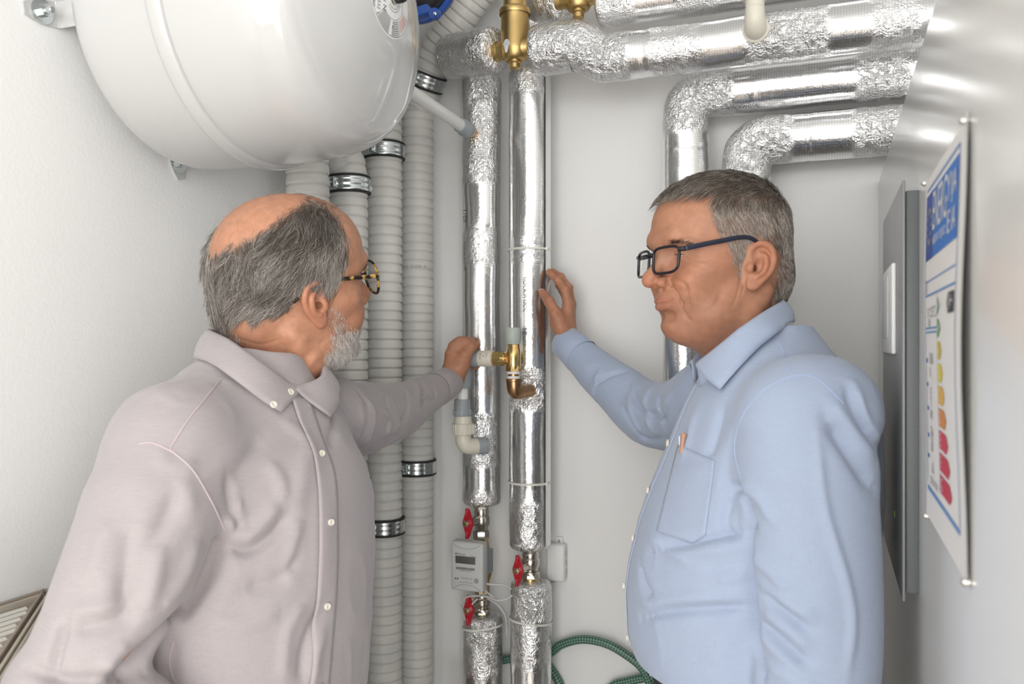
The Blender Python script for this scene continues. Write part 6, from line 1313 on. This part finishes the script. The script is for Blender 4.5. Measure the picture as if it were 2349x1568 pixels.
def side_mask(H, L, polys, near):
    """signed mask (m) from outlines traced on the visible side and mirrored to the other side of the head"""
    Lm = L.copy(); Lm[:, 0] = np.abs(L[:, 0]) * near; x, y = project(H['W'](Lm)); d = np.zeros(len(L)); ins = np.zeros(len(L), bool); dd = np.full(len(L), 1e9)
    for poly in polys: ins |= inpoly(x, y, poly); dd = np.minimum(dd, dpoly2(x, y, poly))
    return np.where(ins, dd, -dd) / 1680.0
# ---- blue man
polyB = [[(1480, 452), (1524, 452), (1560, 446), (1600, 446), (1634, 452), (1626, 476), (1628, 502), (1646, 536), (1668, 560), (1680, 590), (1688, 625), (1690, 652), (1700, 640), (1707, 606), (1716, 566), (1732, 545), (1765, 545), (1785, 580), (1778, 640), (1772, 680), (1772, 712), (1900, 715), (1900, 300), (1480, 300)]]
Ls, Vs, Qs = HB['Ls'], HB['Vs'], HB['Qs']; mB = side_mask(HB, Ls, polyB, -1); mB[(Ls[:, 2] < -0.085)] = -1; mB[(Ls[:, 1] > 0.02) & (Ls[:, 2] < -0.02)] = -1
Ns = vnormals(Vs, Qs); fm = sstep(-0.0015, 0.004, mB)
jit = vnoise(Ls, 160, 3) * 0.003
i, u, v = tri_sample(Vs, Qs, sstep(-0.001, 0.006, (mB + jit)[Qs].mean(1)) + 0.0, 24000)
P, N, L = qlerp(Vs, Qs, i, u, v), qlerp(Ns, Qs, i, u, v), qlerp(Ls, Qs, i, u, v); N /= np.linalg.norm(N, axis=1)[:, None]
top = sstep(0.062, 0.100, L[:, 2] + 0.10 * np.maximum(0, -L[:, 1]) * 0.3); front = sstep(0.02, 0.085, L[:, 1]) * top
side = np.sign(L[:, 0] + 1e-6)
dl = np.stack([(-0.40 + 0.25 * front) * top + 0.0 * side, 0.95 * top + (1 - top) * (-0.30), -(1 - top) * 1.0 - 0.1 * top], 1) + 0.28 * RNG.normal(size=(len(P), 3)) * np.array([1, 1, 0.6]) + 0.30 * np.stack([vnoise(L, 45, s_) for s_ in (21, 22, 23)], 1)
D = dl @ HB['M'].T
Ln = mix(0.010, 0.026, top) + 0.006 * front; Ln = Ln * (0.8 + 0.4 * RNG.random(len(P)))
back = sstep(0.0, -0.06, L[:, 1])
cd = greys(len(P), (0.075, 0.062, 0.05), (0.42, 0.38, 0.34), 1.0, 0.2); cl = np.clip(0.50 + 0.35 * (1 - top) * (1 - 0.6 * back) - 0.34 * top + 0.25 * vnoise(L, 60, 31), 0.08, 0.95); pick = RNG.random(len(P)) < cl
col = np.where(pick[:, None], greys(len(P), (0.40, 0.36, 0.315), (0.54, 0.49, 0.44), 0.5), greys(len(P), (0.085, 0.068, 0.054), (0.15, 0.122, 0.098), 0.5))
hairB = strands('hair', blue, P, N, D, Ln, col, 0.00012, 6, 0.42, 0.04, clump=0.5)
def brows(H, parent, col, near, r=0.00012, n=380, up=0.0):
    Ps, Ds, Nn_ = [], [], []; b = bvh_of(H['V'], H['Q'])
    for s in (-1, 1):
        t = RNG.random(n); x = mix(0.012, 0.053, t); z = 0.0262 + 0.004 * np.sin(t * PI) - 0.006 * t * t + RNG.normal(size=n) * 0.0018 + up
        for k in range(n):
            o = H['W']((s * x[k], 0.16, z[k]))[0]; h = b.ray_cast(Vector(o), Vector(-H['M'][:, 1]))
            if h[0] is not None: Ps.append(h[0]); Nn_.append(h[1]); Ds.append(H['M'] @ np.array([s * (0.9 + 0.2 * RNG.normal()), 0.1, 0.16 - 0.34 * t[k] + 0.16 * RNG.normal()]))
    Ps = np.array(Ps); n_ = len(Ps); return strands('eyebrows', parent, Ps, np.array(Nn_), np.array(Ds), 0.006 + 0.004 * RNG.random(n_), greys(n_, col, (0.25, 0.23, 0.2), 0.15), r, 4, 0.16)
# wrinkles of the smiling face
wrB = [([(1566, 590), (1590, 597), (1625, 598)], -0.0006, 0.0016), ([(1568, 603), (1595, 612), (1620, 622)], -0.0006, 0.0016), ([(1565, 612), (1590, 625), (1608, 640)], -0.0005, 0.0016), ([(1548, 640), (1572, 655), (1580, 690), (1578, 705)], -0.0010, 0.0024), ([(1560, 695), (1575, 725), (1590, 738)], -0.0006, 0.0022), ([(1612, 720), (1640, 700), (1655, 670)], -0.0005, 0.0030), ([(1700, 640), (1690, 680), (1680, 700)], -0.0005, 0.0016), ([(1708, 650), (1700, 680)], -0.0004, 0.0014), ([(1500, 500), (1560, 480), (1620, 500)], -0.0002, 0.003), ([(1545, 555), (1580, 548), (1610, 560)], -0.0004, 0.002)]
wrB = [(a_, b_ * 2.0, c_ * 1.15) for a_, b_, c_ in wrB]
bodyB, c1, c2, c3 = body('body', HB, blue, HVb, HQb, coreB, SKIN['blue'], wrB)
mh = side_mask(HB, HB['L'], polyB, -1); mh[(HB['L'][:, 1] > 0.02) & (HB['L'][:, 2] < -0.02)] = -1; ear = (np.abs(HB['L'][:, 0]) > 0.0775) & (HB['L'][:, 2] < 0.03)
a = (sstep(-0.002, 0.006, mh) * (1 - ear) * 0.65)[:, None]; c1 = c1 * (1 - a) + np.array([0.17, 0.135, 0.11]) * a
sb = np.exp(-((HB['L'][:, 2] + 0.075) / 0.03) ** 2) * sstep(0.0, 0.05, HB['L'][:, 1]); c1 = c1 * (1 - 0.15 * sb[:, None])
color_attr(bodyB, np.concatenate([c1, c2, c3])); brows(HB, bodyB, (0.04, 0.032, 0.026), -1, 0.00014)
# ---- pink man
polyP = [[(440, 760), (505, 738), (545, 722), (585, 712), (620, 728), (655, 722), (688, 695), (690, 668), (702, 650), (742, 640), (752, 668), (768, 682), (776, 658), (790, 632), (806, 585), (802, 548), (786, 505), (765, 472), (742, 456), (700, 447), (690, 462), (652, 488), (600, 520), (555, 545), (515, 562), (484, 582), (470, 560), (440, 560)]]
Ls, Vs, Qs = HP['Ls'], HP['Vs'], HP['Qs']; mP = side_mask(HP, Ls, polyP, 1); mP[Ls[:, 2] < -0.075] = -1; mP[(Ls[:, 1] > 0.03) & (Ls[:, 2] < 0.0)] = -1
Ns = vnormals(Vs, Qs); jit = vnoise(Ls, 150, 5) * 0.004
dens = sstep(-0.004, 0.018, (mP + jit)[Qs].mean(1))
i, u, v = tri_sample(Vs, Qs, dens, 26000)
P, N, L = qlerp(Vs, Qs, i, u, v), qlerp(Ns, Qs, i, u, v), qlerp(Ls, Qs, i, u, v); N /= np.linalg.norm(N, axis=1)[:, None]
fr = sstep(-0.02, 0.06, L[:, 1]); tp = sstep(0.06, 0.11, L[:, 2])
dl = np.stack([np.sign(L[:, 0]) * 0.35 * tp, -0.75 + 0.35 * fr, -0.85 - 0.2 * fr], 1) + 0.20 * RNG.normal(size=(len(P), 3)) + 0.60 * np.stack([vnoise(L, 42, s_) for s_ in (41, 42, 43)], 1)
D = dl @ HP['M'].T; mm = qlerp(mP[:, None], Qs, i, u, v)[:, 0]
Ln = (0.012 + 0.028 * sstep(0.0, 0.02, mm)) * (0.75 + 0.5 * RNG.random(len(P))) * mix(1.0, 0.55, sstep(-0.03, -0.07, L[:, 2]))
lt = np.clip(0.46 + 0.30 * vnoise(L, 55, 51) - 0.15 * sstep(-0.02, -0.06, L[:, 2]) + 0.12 * fr - 0.25 * tp, 0.1, 0.9); pick = RNG.random(len(P)) < lt
col = np.where(pick[:, None], greys(len(P), (0.34, 0.305, 0.27), (0.50, 0.46, 0.41), 0.5), greys(len(P), (0.06, 0.049, 0.04), (0.115, 0.094, 0.077), 0.5))
hairP = strands('hair', pink, P, N, D, Ln, col, 0.00011, 9, 0.30, 0.12, clump=0.65)
# wispy strays over the crown
i, u, v = tri_sample(Vs, Qs, ((mP < 0) & (Ls[:, 2] > 0.07) & (Ls[:, 1] < 0.05))[Qs].mean(1) + 1e-9, 110)
P, N = qlerp(Vs, Qs, i, u, v), qlerp(Ns, Qs, i, u, v); strands('stray_hair', pink, P, N, RNG.normal(size=P.shape), 0.012 + 0.02 * RNG.random(len(P)), greys(len(P), (0.10, 0.08, 0.065), (0.4, 0.36, 0.3), 0.4), 0.00005, 7, 0.7, 0.2)
wrP = [([(505, 800), (560, 815), (620, 830)], -0.0010, 0.003), ([(540, 775), (600, 790), (650, 775)], -0.0008, 0.003), ([(640, 860), (665, 830), (690, 790), (720, 765)], 0.0016, 0.007), ([(665, 880), (690, 840), (720, 800)], -0.0016, 0.006), ([(700, 780), (730, 790), (755, 770)], -0.0012, 0.004), ([(690, 870), (715, 830), (740, 805)], 0.0012, 0.005)]
bodyP, c1, c2, c3 = body('body', HP, pink, HVp, HQp, coreP, SKIN['pink'], wrP)
mh = side_mask(HP, HP['L'], polyP, 1); ear = (np.abs(HP['L'][:, 0]) > 0.0775) & (HP['L'][:, 2] < 0.03); a = (sstep(-0.002, 0.014, mh + vnoise(HP['L'], 150, 5) * 0.004) * (1 - ear) * 0.72 * (HP['L'][:, 2] > -0.08) * (1 - (HP['L'][:, 1] > 0.03) * (HP['L'][:, 2] < 0.0)))[:, None]; c1 = c1 * (1 - a) + np.array([0.15, 0.12, 0.098]) * a
color_attr(bodyP, np.concatenate([c1, c2, c3])); brows(HP, bodyP, (0.04, 0.033, 0.028), 1, 0.00014)
# beard
polyBd = [[(748, 700), (772, 690), (792, 712), (800, 745), (840, 742), (850, 800), (800, 850), (762, 842), (738, 818), (752, 790), (752, 745)]]
Lf, Vf, Qf = HP['L'], HP['V'], HP['Q']; mb = side_mask(HP, Lf, polyBd, 1); mb[(Lf[:, 1] < 0.01) | (np.abs(Lf[:, 0]) > 0.0745)] = -1; mb[(np.abs(Lf[:, 0]) < 0.022) & (np.abs(Lf[:, 2] + 0.0575) < 0.011)] = -1; lipz = (np.abs(Lf[:, 0]) < 0.034) & (Lf[:, 2] > -0.05) & (Lf[:, 2] < -0.036); mb[lipz] = np.maximum(mb[lipz], 0.004)
Nf = vnormals(Vf, Qf); i, u, v = tri_sample(Vf, Qf, sstep(-0.001, 0.012, (mb + vnoise(Lf, 140, 9) * 0.004)[Qf].mean(1)) * (1 + 1.5 * sstep(-0.03, -0.08, Lf[Qf].mean(1)[:, 2])), 8000)
P, N, L = qlerp(Vf, Qf, i, u, v), qlerp(Nf, Qf, i, u, v), qlerp(Lf, Qf, i, u, v); N /= np.linalg.norm(N, axis=1)[:, None]
D = (np.array([0, 0.25, -1.0])[None] + 0.35 * RNG.normal(size=P.shape)) @ HP['M'].T
und = sstep(-0.088, -0.108, L[:, 2]); pick = RNG.random(len(P)) < (0.85 - 0.5 * und); col = np.where(pick[:, None], greys(len(P), (0.52, 0.48, 0.44), (0.68, 0.64, 0.60), 0.5, 0.12), greys(len(P), (0.10, 0.085, 0.07), (0.2, 0.17, 0.15), 0.5))
strands('beard', pink, P, N, D, (0.008 + 0.008 * RNG.random(len(P))) * mix(0.7, 1.3, sstep(-0.02, -0.08, L[:, 2])), col, 0.00012, 5, 0.55, 0.12)
# arm hair is left out; finger nails
for (o, fg, fc) in ((bodyB, [(1259, 691, 1.724), (1245, 671, 1.745)], -CF * 0.8 - CR * 0.35 + CU * 0.3),): nail(o, at(*fg[1]), at(*fg[0]), fc, 0.0058, 0.0095, 0.0080)
# lash lines along the narrowed lids
for (H, o) in ((HB, bodyB), (HP, bodyP)):
    b = BVHTree.FromPolygons(H['V'].tolist(), H['Q'].tolist())
    for s in (-1, 1):
        P = []
        for x in np.linspace(0.0215, 0.0435, 9):
            h = b.ray_cast(Vector(H['W']((s * x, 0.16, 0.0146 - 0.9 * (x - 0.031) * max(0, x - 0.031) * 20))[0]), Vector(-H['M'][:, 1]))
            if h[0] is not None: P.append(np.array(h[0]))
        if len(P) > 4: Geo().tube(np.array(P), np.r_[0.0002, [0.00055] * (len(P) - 2), 0.0003], 6).obj('eyelashes', flat('lash_brown', (0.035, 0.024, 0.018)), o)
# eyes
for (H, o) in ((HB, bodyB), (HP, bodyP)):
    for s in (-1, 1):
        c = H['W']((s * 0.0322, 0.0728, 0.0120))[0]; fw = H['M'][:, 1]
        e = Geo().lathe(c, fw, dense([(-0.0120, 0.001), (-0.009, 0.0078), (0, 0.0120), (0.0085, 0.0084), (0.0106, 0.0056)], 4), 32).obj('eyeball', flat('eye_white', (0.72, 0.69, 0.66)), o)
        Geo().lathe(c, fw, [(0.0105, 0.0058), (0.0113, 0.0045), (0.0118, 0.0022)], 24).obj('iris', flat('iris_blue', (0.10, 0.13, 0.15)), e)
        Geo().lathe(c, fw, [(0.0114, 0.0023), (0.01205, 0.0012)], 16).obj('pupil', M['ink'], e)
# ============================================================ eyeglasses
def lens_material():
    m = bpy.data.materials.new('spectacle_lens'); m.use_nodes = True; nt = m.node_tree; nt.nodes.remove(nt.nodes['Principled BSDF']); out = nt.nodes['Material Output']
    t = NN(nt, 'ShaderNodeBsdfTransparent'); t.inputs[0].default_value = (0.98, 0.985, 0.98, 1); g = NN(nt, 'ShaderNodeBsdfGlossy'); g.inputs['Roughness'].default_value = 0.02; lw = NN(nt, 'ShaderNodeLayerWeight', Blend=0.5); pw = NN(nt, 'ShaderNodeMath', operation='POWER'); pw.inputs[1].default_value = 4.0; nt.links.new(lw.outputs['Facing'], pw.inputs[0]); fr = NN(nt, 'ShaderNodeMath', operation='MULTIPLY_ADD'); fr.inputs[1].default_value = 0.6; fr.inputs[2].default_value = 0.04; nt.links.new(pw.outputs[0], fr.inputs[0]); x = NN(nt, 'ShaderNodeMixShader')
    nt.links.new(fr.outputs[0], x.inputs[0]); nt.links.new(t.outputs[0], x.inputs[1]); nt.links.new(g.outputs[0], x.inputs[2]); nt.links.new(x.outputs[0], out.inputs['Surface']); return m
M['lens'] = lens_material(); M['frame_black'] = mat('black_acetate', (0.014, 0.014, 0.018), 0.25); M['temple_navy'] = mat('navy_temple', (0.018, 0.022, 0.04), 0.4)
m = mat('tortoise_acetate', (0.3, 0.18, 0.06), 0.2); nt = m.node_tree; tc = NN(nt, 'ShaderNodeTexCoord'); n = NN(nt, 'ShaderNodeTexNoise', Scale=95.0, Detail=2.0); r = NN(nt, 'ShaderNodeValToRGB'); r.color_ramp.elements[0].position = 0.52; r.color_ramp.elements[0].color = (0.02, 0.014, 0.012, 1); r.color_ramp.elements[1].position = 0.64; r.color_ramp.elements[1].color = (0.55, 0.33, 0.09, 1); nt.links.new(tc.outputs['Object'], n.inputs['Vector']); nt.links.new(n.outputs['Fac'], r.inputs[0]); nt.links.new(r.outputs[0], nt.nodes['Principled BSDF'].inputs['Base Color']); M['tortoise'] = m
def glasses(H, label, shape, mf, mt, c, wd, ht, power, wrap, hinge, earp, tip, rr, th):
    t = thing('eyeglasses', label, 'glasses', H['W']((0, c[1], c[2]))[0], 'eyeglasses of the two men'); W = lambda l: H['W'](l)[0]
    fr = Geo(); s_ = H['s']
    for s in (-1, 1):
        pts = []
        for k in range(48):
            a = 2 * PI * k / 48; ca, sa = math.cos(a), math.sin(a); x = np.sign(ca) * abs(ca) ** (2 / power) * wd; z = np.sign(sa) * abs(sa) ** (2 / power) * ht
            if shape == 'round': z *= 1.0 - 0.06 * ca
            else: x *= 1 + 0.06 * sa
            X = c[0] + x; pts.append((s * X, c[1] - wrap * (X / 0.06) ** 2 - 0.10 * z, c[2] + z))
        pts = [W(q) for q in pts]; P = np.array(pts + [pts[0]]); fr.tube(P, rr, 10)
        ctr_ = P[:-1].mean(0); V = np.concatenate([P[:-1], [ctr_ + H['M'][:, 1] * 0.0012]]); Fc = [[k, (k + 1) % 48, 48] for k in range(48)]
        mesh_obj('lens', V, Fc, M['lens'], t)
        hx = c[0] + wd; hp = W((s * hx, c[1] - wrap * (hx / 0.06) ** 2, hinge)); h2 = W((s * (hx + 0.006), c[1] - wrap * (hx / 0.06) ** 2 - 0.006, hinge))
        fr.tube([hp, 0.5 * (hp + h2) + H['M'][:, 1] * 0.001, h2], [th * 0.9, th * 0.95, th * 0.95], 10)
        e1 = (s * earp[0], earp[1], earp[2]); p0 = np.array((s * (hx + 0.006), c[1] - wrap * (hx / 0.06) ** 2 - 0.006, hinge)); mid_ = mix(p0, np.array(e1), 0.5) + np.array((s * 0.002, 0, 0.0015))
        Pt = catmull([p0, mid_, np.array(e1), np.array((s * tip[0], tip[1], tip[2]))], 12); Pt = np.array([W(q) for q in Pt]); T, Nn, Bb = frames(Pt); V = []; rt, up = H['M'][:, 0], H['M'][:, 2]
        for q in range(len(Pt)):
            uu = unit(up - T[q] * (up @ T[q])); ss = np.cross(T[q], uu); hh = th * mix(1.0, 0.75, q / len(Pt)); 
            for a in np.linspace(0, 2 * PI, 12, endpoint=False): V.append(Pt[q] + uu * hh * np.sign(math.sin(a)) * abs(math.sin(a)) ** 0.6 + ss * 0.0013 * np.sign(math.cos(a)) * abs(math.cos(a)) ** 0.6)
        Fc = [[q * 12 + j, q * 12 + (j + 1) % 12, q * 12 + 12 + (j + 1) % 12, q * 12 + 12 + j] for q in range(len(Pt) - 1) for j in range(12)] + [list(range(12))[::-1], [(len(Pt) - 1) * 12 + j for j in range(12)]]
        mesh_obj('temple', V, Fc, mt, t)
    xb = c[0] - wd; fr.tube([W((-xb, c[1], c[2] + ht * 0.45)), W((-xb * 0.5, c[1] + 0.0010, c[2] + ht * 0.60)), W((xb * 0.5, c[1] + 0.0010, c[2] + ht * 0.60)), W((xb, c[1], c[2] + ht * 0.45))], rr * 1.15, 10, sub=6)
    for s in (() if shape == 'rect' else (-1, 1)): fr.tube([W((s * xb, c[1], c[2] + 0.001)), W((s * (xb - 0.0035), c[1] - 0.006, c[2] - 0.002)), W((s * (xb - 0.002), c[1] - 0.008, c[2] - 0.007))], rr * 0.8, 8)
    fr.obj('front_frame', mf, t, angle=60); return t
glasses(HB, 'black rectangular eyeglasses worn by the grey-haired man in blue', 'rect', M['frame_black'], M['temple_navy'], (0.0335, 0.110, 0.0065), 0.0270, 0.0175, 4.0, 0.010, 0.0185, (0.0790, 0.006, 0.030), (0.0765, -0.022, 0.012), 0.0019, 0.0034)
glasses(HP, 'tortoiseshell round eyeglasses worn by the bearded man in pink', 'round', M['tortoise'], M['tortoise'], (0.0330, 0.110, 0.012), 0.0255, 0.0225, 2.3, 0.010, 0.0215, (0.0780, 0.002, 0.026), (0.0765, -0.034, 0.004), 0.0019, 0.0030)
lower_body(blue, body_pt(FB, 0.0, 0, 0)[:2], FB, 0.02, 1.098); lower_body(pink, hipP[:2], FP, 0.02, 0.985)
